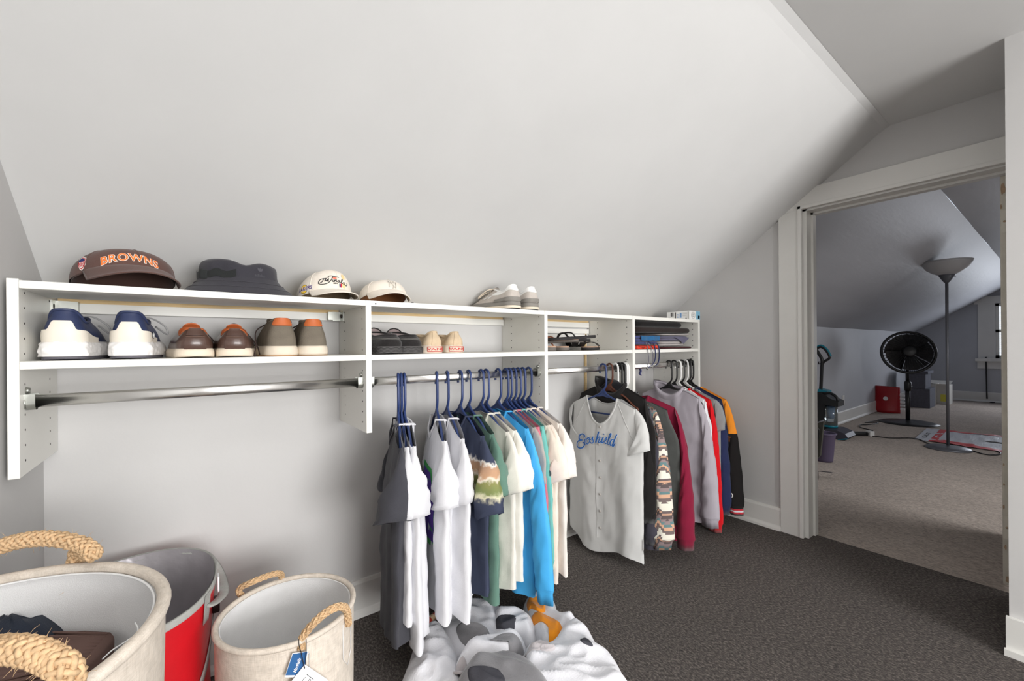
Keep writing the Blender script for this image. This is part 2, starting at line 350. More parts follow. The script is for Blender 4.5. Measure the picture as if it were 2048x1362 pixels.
MB().box((-0.015, WY1 - (WY0 + WY1) / 2 + 0.04, -0.05), (0.02, WY0 - (WY0 + WY1) / 2 - 0.04, -0.005)).build('head_rail', BL, bl, smooth=False)
slat = None
for i in range(38):
    z = -0.06 - i * 0.0216
    if slat is None:
        hw = (WY0 - WY1) / 2 - 0.045
        slat = MB().add([(-0.012, -hw, -0.001), (0.012, -hw, 0.001), (0.012, hw, 0.001), (-0.012, hw, -0.001), (-0.012, -hw, -0.0035), (0.012, -hw, -0.0015), (0.012, hw, -0.0015), (-0.012, hw, -0.0035)], [(0, 1, 2, 3), (7, 6, 5, 4), (0, 4, 5, 1), (1, 5, 6, 2), (2, 6, 7, 3), (3, 7, 4, 0)]).build('slat', BL, bl, smooth=False)
        o = slat
    else:
        o = slat.copy(); C.objects.link(o); o.parent = bl
    o.location = (0, 0, z)
# wall outlet
ot = thing('wall_outlet', 'white outlet plate on the bedroom knee wall beside the carpet cleaner', 'outlet', tuple(onY(1686, 800, YK2)))
MB().box((-0.035, -0.008, -0.06), (0.035, 0.0, 0.06), 0.002).build('cover_plate', TRIM, ot, smooth=False)
for dz in (-0.025, 0.025): MB().box((-0.015, -0.010, dz - 0.014), (0.015, -0.007, dz + 0.014)).build('socket', WHITEP, ot, smooth=False)
# ================================================================== closet organiser
YF = 1.29; ZT, ZT0 = 1.132, 1.1155; ZM, ZM0 = 0.9655, 0.949; ZB = 0.727; RODY = 1.33
PX = [(-0.303, -0.286), (0.416, 0.433), (1.139, 1.156), (1.712, 1.731), (2.316, 2.334)]
org = thing('closet_organizer', 'white melamine closet shelving with chrome hanging rods along the knee wall', 'shelving', (1.0, YF, ZB))
def og(mb, name, m=SHELF, smooth=False, **k):
    mb.v = [(p[0] - 1.0, p[1] - YF, p[2] - ZB) for p in mb.v]; return mb.build(name, m, org, smooth, **k)
for i, (a, b) in enumerate(PX):
    p = og(MB().box((a, YF, ZB), (b, YK - 0.002, ZT + (0.003 if i == 0 else 0.0)), 0.0012), 'side_panel')
    h = MB()
    for yy in (YF + 0.035, YF + 0.225):
        for k in range(12):
            z = ZB + 0.03 + k * 0.032
            for xx, sg in ((a, -1), (b, 1)):
                h.lathe([(0.0, 0.0), (0.0026, 0.0), (0.0026, -0.0006 * sg)], 7, (xx + 0.0004 * sg - 1.0, yy - YF, z - ZB), 'X')
    hp = h.build('shelf_pin_holes', DARK, p, kind='stuff')
for i in range(4):
    x0, x1 = PX[i][1], PX[i + 1][0]
    og(MB().box((x0, YF + 0.001, ZT0), (x1, YF + 0.215, ZT), 0.0012), 'top_shelf')
    og(MB().box((x0, YF + 0.002, ZM0), (x1, YK - 0.004, ZM), 0.0012), 'middle_shelf')
    r = og(MB().box((x0 + 0.004, YK - 0.020, 1.084), (x1 - 0.004, YK - 0.006, 1.1105), 0.001), 'back_rail')
    og(MB().box((x0 + 0.004, YK - 0.016, 1.1105), (x1 - 0.004, YK - 0.003, 1.150), 0.001), 'wood_cleat', mat('raw_wood_cleat', rgb(214, 186, 138), 0.7, 0, 0.1, 12, stretch=(1, 12, 12)))
og(MB().box((PX[2][1] + 0.002, YK - 0.018, 1.052), (PX[3][0] - 0.004, YK - 0.006, 1.076), 0.001), 'back_rail')
og(MB().box((PX[2][1] + 0.002, YK - 0.012, 1.02), (PX[3][0] - 0.004, YK - 0.004, 1.048), 0.001), 'back_rail')
tanm = MATS['raw_wood_cleat']
og(MB().box((PX[3][0] - 0.028, YK - 0.012, ZB), (PX[3][0] - 0.016, YK - 0.003, 1.06)), 'wood_cleat', tanm)
def bracket(x, sg):
    g = MB(); g.box((x, 1.523, 1.082), (x + sg * 0.004, 1.552, 1.1135)); g.box((x, 1.552, 1.082), (x + sg * 0.03, 1.556, 1.1135)); g.box((x + sg * 0.03, 1.548, 1.085), (x + sg * 0.045, 1.572, 1.1125))
    b = og(g, 'hanging_bracket', STEEL)
    n = MB(); n.lathe([(0.0, -0.003), (0.007, -0.002), (0.007, 0.0)], 12, (x + sg * 0.0045 - 1.0, 1.537 - YF, 1.098 - ZB), 'X')
    n.build('cam_screw', DARK, b)
for x, sg in ((PX[0][1], 1), (PX[1][0], -1)): bracket(x, sg)
MB().lathe([(0.0, -0.0006), (0.0025, -0.0005), (0.0025, 0)], 8, (0.447 - 1.0, 0.0012, 1.123 - ZB), 'Y').build('screw_cap', DARK, org)
RZ = 0.880
for i in range(4):
    x0, x1 = PX[i][1], PX[i + 1][0]
    sec = [(0.0075 * math.cos(t) * (1.0), 0.0135 * math.copysign(abs(math.sin(t)) ** 0.7, math.sin(t))) for t in [k * math.pi / 12 for k in range(24)]]
    rod = MB().loft([[(x, RODY + a, RZ + b) for a, b in sec] for x in (x0 + 0.004, x1 - 0.004)], True, True, True)
    ro = og(rod, 'hanging_rod', CHROME, True)
    for xx, sg in ((x0, 1), (x1, -1)):
        c = MB(); U = [(0.013 * math.cos(t), 0.013 * math.sin(t)) for t in [math.pi + k * math.pi / 10 for k in range(11)]]
        pa = [(-0.013, 0.018)] + U + [(0.013, 0.018)]; 
        c.loft([[(xx - 1.0 + sg * d, RODY - YF + a, RZ - ZB + b - 0.004) for (a, b) in pa] for d in (0.0, 0.016)], closed=False)
        c.loft([[(xx - 1.0 + sg * d, RODY - YF + a * 1.12, RZ - ZB + b * 1.1 - 0.004) for (a, b) in pa] for d in (0.0, 0.016)], closed=False)
        c.lathe([(0.0, 0.0), (0.016, 0.0), (0.016, 0.003), (0.0, 0.003)] if sg > 0 else [(0.0, 0.0), (0.016, 0.0), (0.016, -0.003), (0.0, -0.003)], 16, (xx - 1.0, RODY - YF, RZ - ZB - 0.002), 'X')
        c.lathe([(0.0, 0.0), (0.0075, 0.0), (0.006, 0.006 * sg), (0.0, 0.007 * sg)], 12, (xx - 1.0, RODY - YF + 0.002, RZ - ZB + 0.023), 'X')
        c.build('rod_bracket', STEEL, ro)
# ================================================================== shoes
class ShoeForm:
    """Heel at y=0, toe at y=L. S(th,t): th 0 = heel back, pi = toe; t 0 = sole edge, 1 = collar."""
    def __init__(s, L=0.28, wh=0.066, wb=0.098, zs=0.028, hh=0.085, hs=0.065, hf=0.095, cl=0.12, cy=0.075, cw=0.056, toe_h=0.055, bulge=0.004, heel_lean=0.012, toe=0.34):
        s.__dict__.update(locals())
    def hw(s, q):
        a = s.wh / 2; b = s.wb / 2
        w = lerp(a, b, sm((q - 0.12) / 0.5))
        if q < 0.13: w *= math.sqrt(max(0, 1 - (1 - q / 0.13) ** 2)) ** 0.8
        if q > 1 - s.toe: w *= max(0, 1 - ((q - 1 + s.toe) / s.toe) ** 2.4) ** 0.55
        return w
    def sole(s, th, grow=0.0):
        q = (1 - math.cos(th)) / 2; y = q * s.L; x = math.copysign(s.hw(q), math.sin(th)) if abs(math.sin(th)) > 1e-6 else 0.0
        if grow:
            x *= 1 + grow / (s.wb / 2); y = s.L / 2 + (y - s.L / 2) * (1 + grow / (s.L / 2))
        return x, y
    def collar(s, th):
        return s.cw / 2 * math.sin(th) * (abs(math.sin(th)) ** -0.15 if abs(math.sin(th)) > 0.02 else 1), s.cy - s.cl / 2 * math.cos(th)
    def zc(s, th):
        c = (1 - math.cos(th)) / 2
        return lerp(s.hh, s.hs, sm(c / 0.35)) if c < 0.35 else lerp(s.hs, s.hf, sm((c - 0.35) / 0.65))
    def S(s, th, t):
        ex = max(0.0, t - 1.0); t = max(0.0, min(1.0, t))
        f = (1 - math.cos(th)) / 2; f2 = sm(f)
        sx, sy = s.sole(th); cx, cy = s.collar(th)
        e = lerp(t ** 1.6, t ** 0.95, f2)
        g = lerp(t, s.toe_h / max(s.zc(th), 1e-3) * (1 - (1 - t) ** 3.2) + (1 - s.toe_h / max(s.zc(th), 1e-3)) * t ** 1.6, f2)
        b = s.bulge * math.sin(math.pi * min(1, t * 1.15)) * (1 - 0.6 * f)
        x = lerp(sx, cx, e); y = lerp(sy, cy, e); r = math.hypot(x, y - s.L * 0.4) + 1e-6
        x += b * x / r; y += b * (y - s.L * 0.4) / r
        return Vector((x, y, s.zs + (s.zc(th) - s.zs) * (g + ex)))
    def N(s, th, t):
        d = 0.02; a = s.S(th + d, t) - s.S(th - d, t); b = s.S(th, min(1, t + d)) - s.S(th, max(0, t - d)); n = b.cross(a)
        n = n.normalized() if n.length > 1e-9 else Vector((0, -1, 0))
        c = Vector((0, s.L * 0.45, s.zs)); p = s.S(th, t)
        return n if n.dot(p - c) > 0 else -n
def ring_angles(n): return [2 * math.pi * k / n for k in range(n)]
def shoe_sole(f, z0, z1, grow, m, parent, name='midsole', wob=0.0, rake=0.0, n=48, rows=5, seed=0):
    rr = []
    for i in range(rows + 1):
        q = i / rows; z = lerp(z0, z1, q); gw = grow * math.sin(math.pi * min(1, 0.25 + q * 0.75)) ** 0.5
        ring = []
        for th in ring_angles(n):
            w = wob * abs(noise.noise((f.sole(th)[0] * 75 + seed, f.sole(th)[1] * 75, q * 3.2))) if wob else 0
            x, y = f.sole(th, gw + w)
            zz = z + (rake * sm((y / f.L - 0.72) / 0.28) + rake * 0.6 * sm((0.10 - y / f.L) / 0.1)) * (1 - q)
            ring.append((x, y, zz))
        rr.append(ring)
    return MB().loft(rr, True, True, True).build(name, m, parent)
def shoe_upper(f, m, parent, n=48, rows=12, name='upper'):
    rr = [[f.S(th, i / rows) for th in ring_angles(n)] for i in range(rows + 1)]
    o = MB().loft(rr).build(name, m, parent); return o
def shoe_lining(f, m, parent, n=40, depth=0.9):
    rr = []
    for i in range(6):
        q = i / 5; ring = []
        for th in ring_angles(n):
            p = f.S(th, 1.0); cx, cy = 0.0, f.cy
            k = 0.985 - 0.10 * math.sin(q * math.pi / 2)
            ring.append((cx + (p.x - cx) * k, cy + (p.y - cy) * k, p.z + (0.0015 if q == 0 else 0) - q * (p.z - f.zs - 0.004) * depth))
        rr.append(ring)
    return MB().loft(rr, True, False, True).build('lining', m, parent)
def collar_band(f, m, parent, r=0.003, name='collar_rim'):
    return MB().tube([f.S(th, 0.99) for th in ring_angles(44)], r, 6, closed=True).build(name, m, parent)
def shoe_patch(f, m, parent, name, th0, th1, t0, t1, off=0.0012, n=20, rows=8):
    fn0 = t0 if callable(t0) else (lambda th: t0); fn1 = t1 if callable(t1) else (lambda th: t1)
    outer = []; inner = []
    for j in range(rows + 1):
        o_ = []; i_ = []
        for i in range(n + 1):
            th = lerp(th0, th1, i / n); t = lerp(fn0(th), fn1(th), j / rows); p = f.S(th, t); nn = f.N(th, t)
            o_.append(p + nn * off); i_.append(p - nn * 0.001)
        outer.append(o_); inner.append(i_)
    mb = MB(); mb.loft(outer, closed=False)
    mb.loft([inner[0], outer[0]], closed=False); mb.loft([outer[-1], inner[-1]], closed=False)
    mb.loft([[r[0] for r in outer], [r[0] for r in inner]], closed=False); mb.loft([[r[-1] for r in outer], [r[-1] for r in inner]], closed=False)
    return mb.build(name, m, parent)
def shoe_laces(f, m, parent, k=5, t0=0.45, t1=0.95, r=0.0022, bow=None, span=0.55):
    for i in range(k):
        t = lerp(t0, t1, i / (k - 1)); pts = []
        for j in range(9):
            th = math.pi + span * lerp(-1, 1, j / 8) * (0.6 + 0.4 * t); p = f.S(th, t); pts.append(p + f.N(th, t) * (r * 0.8))
        MB().tube(pts, r, 6).build('lace', m, parent)
    if bow:
        for pts in bow: MB().tube(bez(pts, 8), r, 6).build('lace_loop', m, parent)
def tongue(f, m, parent, h=0.02, w=0.022, back=0.02):
    p = f.S(math.pi, 0.9); q = f.S(math.pi, 1.0); rr = []
    for i in range(5):
        a = i / 4; c = Vector((0, lerp(q.y + 0.015, q.y - back * 0.4, a), q.z - 0.004 + a * h)); ww = w * (1 - 0.25 * a * a)
        rr.append([(x * ww, c.y + 0.006 * x * x + d, c.z - 0.006 * x * x) for x, d in [(-1, 0), (-0.5, 0), (0, 0), (0.5, 0), (1, 0), (1, 0.004), (0.5, 0.005), (0, 0.005), (-0.5, 0.005), (-1, 0.004)]])
    return MB().loft(rr, True, True, True).build('tongue', m, parent)

NAVYL = mat('navy_leather', rgb(48, 58, 92), 0.5, 0, 0.08, 40, 0.1, 300)
CREAML = mat('cream_heel_panel', rgb(238, 230, 216), 0.5, 0, 0.02)
WFOAM = mat('white_foam_sole', rgb(240, 238, 236), 0.7, 0, 0.02, 20, 0.6, 55)
GREYRUB = mat('grey_rubber_outsole', rgb(96, 94, 102), 0.7)
GLACE = cloth('grey_shoelace', rgb(150, 150, 150))
DLIN = cloth('dark_shoe_lining', rgb(40, 42, 54))
def at_heel(px, py, Y): p = onY(px, py, Y); return p
def golf_shoe(px, Y, label, badge, lean):
    p = onY(px, 718, Y); t = thing('sneaker', label, 'shoe', (p.x, p.y, ZM + 0.0005), lean, 'navy and white sneakers on the middle shelf')
    f = ShoeForm(L=0.25, wh=0.068, wb=0.090, zs=0.040, hh=0.112, hs=0.086, hf=0.100, cl=0.105, cy=0.064, cw=0.060, toe_h=0.032, bulge=0.005)
    shoe_sole(f, 0.0, 0.010, 0.004, GREYRUB, t, 'outsole', rake=0.004, rows=2)
    shoe_sole(f, 0.008, 0.042, 0.0080, WFOAM, t, 'midsole', wob=0.006, seed=px, n=110, rows=12)
    shoe_upper(f, NAVYL, t); shoe_lining(f, DLIN, t); collar_band(f, NAVYL, t, 0.0035)
    ab = lambda th: abs(((th + math.pi) % (2 * math.pi)) - math.pi)
    top = lambda th: 0.64 - 0.27 * sm((ab(th) - 0.22) / 0.10) - 0.12 * sm((ab(th) - 0.6) / 0.7)
    shoe_patch(f, CREAML, t, 'heel_panel', -1.30, 1.30, 0.0, top, 0.0035, 52, 10)
    shoe_laces(f, GLACE, t, 5, 0.55, 0.95, 0.0022, [[f.S(math.pi, .95) + Vector((0.005, -0.01, 0.004)), f.S(math.pi - .3, .9) + Vector((0.02, -.02, 0.008)), f.S(math.pi - .7, .8) + Vector((0.035, -.03, -0.006)), f.S(math.pi - .9, .6) + Vector((0.03, -0.04, -0.014)), f.S(math.pi - .7, .7) + Vector((0.012, -0.01, 0.0))]])
    tongue(f, NAVYL, t, 0.012)
    if badge:
        th = 0.93; n_ = f.N(th, 0.30); c = f.S(th, 0.30) + n_ * 0.0036; u = (f.S(th + .05, .30) - f.S(th - .05, .30)).normalized(); v = n_.cross(u).normalized()
        ring = [c + u * (0.0085 * math.cos(a)) + v * (0.0085 * math.sin(a)) for a in ring_angles(20)]
        b = MB().loft([[q + n_ * 0.001 for q in ring], ring], True, True, True).build('heel_badge', mat('badge_black', rgb(34, 36, 44), 0.5), t)
        MB().tube([c + n_ * 0.0014 + u * (0.006 * math.cos(a)) + v * (0.006 * math.sin(a)) for a in ring_angles(16)], 0.0007, 4, closed=True).build('badge_ring', WHITEP, b)
        MB().tube([c + n_ * 0.0014 + u * a + v * b_ for a, b_ in ((-.003, -.003), (0, .003), (.003, -.003))], 0.0007, 4).build('badge_mark', WHITEP, b)
golf_shoe(124, 1.325, 'navy sneaker with cream heel and white sole nearest the left side panel', False, -0.03)
golf_shoe(259, 1.325, 'navy sneaker with round black badge on its cream heel', True, -0.02)

BRL = mat('dark_brown_leather', rgb(84, 62, 54), 0.32, 0, 0.10, 30, 0.08, 200, coat=0.25)
TANL = mat('orange_tan_leather', rgb(196, 104, 56), 0.45)
CRSOLE = mat('cream_rubber', rgb(230, 216, 196), 0.6, 0, 0.03)
BRLACE = cloth('dark_brown_lace', rgb(54, 40, 36))
def brown_shoe(px, Y, lean, label, side):
    p = onY(px, 714, Y); t = thing('leather_shoe', label, 'shoe', (p.x, p.y, ZM + 0.0005), lean, 'dark brown leather shoes on the middle shelf')
    f = ShoeForm(L=0.26, wh=0.076, wb=0.100, zs=0.022, hh=0.074, hs=0.058, hf=0.080, cl=0.115, cy=0.072, cw=0.058, toe_h=0.040, bulge=0.006)
    shoe_sole(f, 0.0, 0.024, 0.005, CRSOLE, t, 'sole', rake=0.006)
    shoe_upper(f, BRL, t); shoe_lining(f, TANL, t); collar_band(f, TANL, t, 0.0022)
    shoe_patch(f, BRL, t, 'heel_strip', -0.26, 0.26, 0.0, 1.0, 0.0022, 8, 10)
    shoe_patch(f, BRL, t, 'pull_tab', -0.26, 0.26, 0.62, 1.03, 0.005, 8, 4)
    shoe_patch(f, mat('brown_stitching', rgb(112, 88, 76), 0.8), t, 'stitch_seam', -0.26, 0.26, 0.55, 0.565, 0.004, 8, 1)
    tongue(f, TANL, t, 0.018)
    a = f.S(math.pi - side * 0.5, .9)
    shoe_laces(f, BRLACE, t, 4, 0.5, 0.95, 0.0018, [[a + Vector((0, 0, .004)), a + Vector((side * .016, -.02, -.012)), Vector((side * 0.054, 0.09, 0.03)), Vector((side * 0.060, 0.075, 0.004))]])
brown_shoe(391, 1.315, 0.06, 'dark brown leather shoe with heel strip beside the badged navy sneaker', 1)
brown_shoe(470, 1.318, -0.05, 'dark brown leather shoe with trailing lace beside the grey suede boots', 1)

GSUEDE = mat('grey_brown_suede', rgb(120, 112, 100), 0.9, 0, 0.14, 26, 0.3, 400, 0.1)
DIRTYW = mat('scuffed_white_sole', rgb(224, 212, 194), 0.7, 0, 0.10, 22)
GUMS = mat('gum_rubber', rgb(190, 150, 110), 0.7)
def grey_boot(px, Y, lean, label, side):
    p = onY(px, 709, Y); t = thing('chukka_boot', label, 'boot', (p.x, p.y, ZM + 0.0005), lean, 'grey suede boots on the middle shelf')
    f = ShoeForm(L=0.265, wh=0.078, wb=0.100, zs=0.026, hh=0.106, hs=0.098, hf=0.108, cl=0.098, cy=0.062, cw=0.056, toe_h=0.040, bulge=0.003)
    shoe_sole(f, 0.0, 0.004, 0.004, GUMS, t, 'outsole', rows=2); shoe_sole(f, 0.003, 0.029, 0.0045, DIRTYW, t, 'midsole')
    shoe_upper(f, GSUEDE, t); shoe_lining(f, TANL, t); collar_band(f, GSUEDE, t, 0.003)
    arc = lambda th: 0.74 + 0.05 * sm((abs(((th + math.pi) % (2 * math.pi)) - math.pi) - 0.42) / 0.2)
    shoe_patch(f, TANL, t, 'heel_tab', -0.55, 0.55, arc, 1.02, 0.0034, 16, 5)
    tongue(f, GSUEDE, t, 0.008)
    a = f.S(math.pi + side * 0.55, .85)
    shoe_laces(f, BRLACE, t, 3, 0.7, 0.95, 0.0018, [[a + Vector((0, 0, .002)), Vector((-0.054, 0.09, 0.072)), Vector((-0.060, 0.05, 0.030)), Vector((-0.066, 0.035, 0.003)), Vector((-0.062, 0.03, 0.002))]])
grey_boot(567, 1.32, 0.02, 'grey suede boot with tan heel tab and dangling lace', 1)
grey_boot(629, 1.33, -0.03, 'grey suede boot with tan heel tab nearest the dividing panel', 1)

BSUEDE = mat('black_suede', rgb(40, 38, 38), 0.95, 0, 0.2, 60, 0.4, 300, 0.1, sheen=0.3)
SLSOLE = mat('dark_grey_ribbed_sole', rgb(92, 90, 90), 0.8)
SLLIN = cloth('mauve_slipper_lining', rgb(168, 152, 150))
def slipper(px, Y, lean, label):
    p = onY(px, 706, Y); t = thing('slipper', label, 'slipper', (p.x, p.y, ZM + 0.0005), lean, 'black suede slippers on the middle shelf')
    f = ShoeForm(L=0.245, wh=0.084, wb=0.104, zs=0.024, hh=0.062, hs=0.058, hf=0.074, cl=0.13, cy=0.078, cw=0.070, toe_h=0.044, bulge=0.006)
    shoe_sole(f, 0.0, 0.026, 0.006, SLSOLE, t, 'sole', rake=0.006)
    rib = MB()
    for k in range(4):
        rib.tube([(lambda xy: (xy[0], xy[1], 0.008 + 0.004 * k + 0.0012 * math.sin(th * 26)))(f.sole(th, 0.0058)) for th in [lerp(-1.3, 1.3, j / 60) for j in range(61)]], 0.0009, 4)
    rib.build('sole_ribs', mat('black_rubber_rib', rgb(44, 43, 43), 0.8), t)
    shoe_upper(f, BSUEDE, t); shoe_lining(f, SLLIN, t); collar_band(f, BSUEDE, t, 0.004)
    shoe_patch(f, BSUEDE, t, 'collar_panel', -2.2, 2.2, 0.66, 1.0, 0.0026, 30, 4)
    shoe_patch(f, mat('grey_stitching', rgb(120, 118, 114), 0.8), t, 'stitch_seam', -2.2, 2.2, 0.635, 0.66, 0.0028, 30, 1)
    rr = []
    for i in range(7):
        a = math.pi * i / 6; rr.append((0.030 * math.cos(a), 0.150 + 0.004 * math.sin(a), 0.066 + 0.024 * math.sin(a)))
    MB().tube(rr, 0.0022, 6).build('tongue_rim', BSUEDE, t)
    MB().loft([[(x * 0.96, y, z) for x, y, z in rr], [(x * 0.9, y + 0.015, z * 0.75) for x, y, z in rr]], closed=False).build('tongue', SLLIN, t)
slipper(786, 1.315, 0.06, 'black suede slipper half hidden by the dividing panel')
slipper(826, 1.325, 0.03, 'black suede slipper beside the scuffed tan sneakers')

TANC = mat('dirty_tan_canvas', rgb(214, 192, 162), 0.95, 0, 0.14, 24, 0.3, 600, 0.1)
OLDW = mat('dirty_white_rubber', rgb(222, 208, 190), 0.8, 0, 0.14, 30)
REDR = mat('red_rubber_label', rgb(200, 60, 56), 0.6)
def vans(px, Y, lean, label):
    p = onY(px, 704, Y); t = thing('canvas_sneaker', label, 'shoe', (p.x, p.y, ZM + 0.0005), lean, 'tan canvas sneakers on the middle shelf')
    f = ShoeForm(L=0.25, wh=0.072, wb=0.094, zs=0.026, hh=0.076, hs=0.056, hf=0.066, cl=0.12, cy=0.068, cw=0.046, toe_h=0.036, bulge=0.004)
    shoe_sole(f, 0.0, 0.028, 0.004, OLDW, t, 'sole')
    shoe_upper(f, TANC, t); shoe_lining(f, TANC, t); collar_band(f, TANC, t, 0.003)
    shoe_patch(f, TANC, t, 'heel_strip', -0.16, 0.16, 0.0, 1.0, 0.0016, 6, 8)
    def fr(u, v):
        th = u / 0.036; x, y = f.sole(th, 0.0050); return (x, y, 0.014 + v)
    a = MB()
    for i in range(1):
        pts = [(-0.013, -0.008), (0.013, -0.008), (0.013, 0.008), (-0.013, 0.008), (-0.013, -0.008)]
        dense = []
        for (p0, p1) in zip(pts, pts[1:]): dense += [(lerp(p0[0], p1[0], k / 6), lerp(p0[1], p1[1], k / 6)) for k in range(6)]
        a.tube([fr(*q) for q in dense], 0.0011, 5, closed=True)
    lb = a.build('heel_label', REDR, t)
    text_part('heel_lettering', 'VANS', 0.0105, lambda u, v: fr(u, v), REDR, lb, offset=0.0002, maxedge=0.006)
vans(871, 1.325, 0.03, 'scuffed tan canvas sneaker with red heel label beside the slippers')
vans(914, 1.33, -0.02, 'scuffed tan canvas sneaker with red heel label on the open side')

NBG = mat('pale_grey_suede', rgb(196, 188, 180), 0.9, 0, 0.08, 30, 0.25, 400, 0.1)
NBD = mat('mid_grey_heel', rgb(136, 132, 126), 0.8, 0, 0.08, 40)
WLEA = mat('white_leather', rgb(240, 239, 236), 0.5)
def runner(px, Y, lean, label):
    p = onY(px, 618, Y); t = thing('running_shoe', label, 'shoe', (p.x, p.y, ZT + 0.0005), lean, 'pale grey running shoes on the top shelf')
    f = ShoeForm(L=0.275, wh=0.072, wb=0.096, zs=0.034, hh=0.102, hs=0.074, hf=0.092, cl=0.11, cy=0.070, cw=0.056, toe_h=0.022, bulge=0.004)
    shoe_sole(f, 0.0, 0.008, 0.002, BLACKP, t, 'outsole', rake=0.006, rows=2); shoe_sole(f, 0.007, 0.020, 0.004, CRSOLE, t, 'midsole', rake=0.003); shoe_sole(f, 0.018, 0.036, 0.003, NBD, t, 'foam_wedge')
    shoe_upper(f, NBG, t); shoe_lining(f, WLEA, t); collar_band(f, WLEA, t, 0.0034)
    up = lambda th: 0.70 - 0.06 * math.cos(abs(th) * 3.2)
    shoe_patch(f, WLEA, t, 'heel_collar', -1.75, 1.75, up, 1.0, 0.0024, 28, 5)
    shoe_patch(f, NBD, t, 'heel_counter', -1.25, 1.25, 0.04, 0.27, 0.0036, 24, 3)
    for sg in (-1, 1):
        L_ = [(-1, 0), (-1, 1), (1, 0), (1, 1)]
        n_ = MB()
        fn = lambda a, b: f.S(sg * (1.78 + a * 0.14), 0.36 + b * 0.22) + f.N(sg * (1.78 + a * 0.14), 0.36 + b * 0.22) * 0.0022
        for p0, p1 in zip(L_, L_[1:]):
            ribbon(n_, [(lerp(p0[0], p1[0], k / 6), lerp(p0[1], p1[1], k / 6)) for k in range(7)], 0.36, fn)
        n_.build('side_letter', WLEA, t)
    tongue(f, NBG, t, 0.014)
    shoe_laces(f, CRSOLE, t, 6, 0.40, 0.97, 0.0024, [[f.S(math.pi, .95) + Vector((-.006, -.01, .006)), f.S(math.pi + .5, .8) + Vector((-.012, 0, .012)), f.S(math.pi + .7, .45) + Vector((-.012, 0, .010)), f.S(math.pi + .75, .35) + Vector((-.006, 0.0, .008)), f.S(math.pi + .45, .6) + Vector((-.006, 0, .010)), f.S(math.pi, .9) + Vector((0, -.005, .008))]])
runner(1034, 1.325, 0.10, 'pale grey running shoe seen from the side on the top shelf')
runner(1070, 1.335, 0.05, 'pale grey running shoe seen from its heel on the top shelf')
# ================================================================== hats and box on the top shelf
class Cap:
    """Front faces -y. D(phi, t): phi 0 = front, t 0 = base edge, 1 = crown top."""
    def __init__(s, a=0.085, b=0.100, h=0.095, pf=0.55, pz=0.9, lift=0.02, sag=0.0, seed=0): s.__dict__.update(locals())
    def D(s, phi, t):
        t = max(0.0, min(0.9999, t))
        c = math.cos(t * math.pi / 2) ** lerp(s.pf, 0.75, (1 - math.cos(phi)) / 2); z = math.sin(t * math.pi / 2) ** s.pz
        fr = (1 + math.cos(phi)) / 2
        base = s.lift * fr ** 1.5
        hh = s.h * (1 - s.sag * (1 - fr) * 0.5)
        w = 1 + 0.02 * noise.noise((math.cos(phi) * 2 + s.seed, math.sin(phi) * 2, t * 2))
        return Vector((s.a * math.sin(phi) * c * w, -s.b * math.cos(phi) * c * w, base + (hh - base) * z))
    def N(s, phi, t):
        d = .02; n = (s.D(phi + d, min(t, .97)) - s.D(phi - d, min(t, .97))).cross(s.D(phi, t + d) - s.D(phi, t - d)); n = n.normalized() if n.length > 1e-9 else Vector((0, 0, 1))
        return n if n.dot(s.D(phi, t) - Vector((0, 0, s.h * .3))) > 0 else -n
    def on(s, u, v, off=0.0008):
        # u metres sideways, v metres above the brim seam on the front
        k = min(0.98, max(0.02, v / (s.h - s.lift))); t = math.asin(k ** (1 / s.pz)) * 2 / math.pi
        phi = u / (s.a * max(.3, math.cos(t * math.pi / 2) ** s.pf)); return s.D(phi, t) + s.N(phi, t) * off
def make_cap(name, label, loc, rz, cp, m, m_under, brim=0.065, brim_w=1.12, brim_lift=0.032, curve=1.0, group=None, thick=0.003, m_in=None):
    t = thing(name, label, 'cap', loc, rz, group)
    n = 48
    MB().loft([[cp.D(2 * math.pi * k / n, i / 14 * 0.995) for k in range(n)] for i in range(15)], True, False, True).build('crown', m, t)
    MB().loft([[cp.D(2 * math.pi * k / n, i / 8 * 0.98) * 0.965 for k in range(n)] for i in range(9)], True, False, True).build('crown_lining', m_in or m_under, t)
    for k in range(6):
        phi = math.pi * k / 3
        MB().tube([cp.D(phi, i / 12 * 0.98) + cp.N(phi, i / 12 * .98) * 0.0002 for i in range(13)], 0.0011, 5).build('panel_seam', m, t)
    MB().lathe([(0.0, 0.004), (0.004, 0.0035), (0.006, 0.0), (0.005, -0.002)], 12, tuple(cp.D(0, 1.0))).build('top_button', m, t)
    ph = 1.08; rows = 8; nn = 28; top = []; bot = []
    for j in range(rows + 1):
        q = j / rows; r1 = []; r2 = []
        for i in range(nn + 1):
            u = lerp(-1, 1, i / nn); phi = u * ph; p = cp.D(phi, 0.02)
            ext = brim * (max(0, 1 - abs(u) ** 2.6)) ** 0.6
            x = p.x * (1 + (brim_w - 1) * q * (1 - abs(u) ** 6)); y = p.y - ext * q
            zedge = brim_lift * (1 - curve * (abs(x) / (cp.a * brim_w)) ** 2.0)
            z = lerp(p.z, max(0.0005, zedge), sm(q) if abs(u) < 1 else 0) if q > 0 else p.z
            r1.append((x, y, z + thick)); r2.append((x, y, max(z, 0.0)))
        top.append(r1); bot.append(r2)
    mb = MB().loft(top, closed=False); mb.loft([top[-1], bot[-1]], closed=False); mb.build('brim', m, t)
    MB().loft(bot, closed=False).build('brim_underside', m_under, t)
    MB().tube([(x, y, z - thick * .5) for x, y, z in top[-1]], 0.002, 6).build('brim_edge', m, t)
    return t
BROWNC = cloth('brown_cotton', rgb(96, 72, 66)); ORTXT = mat('orange_embroidery', rgb(238, 122, 44), 0.8); WTXT = mat('white_embroidery', rgb(244, 240, 234), 0.8)
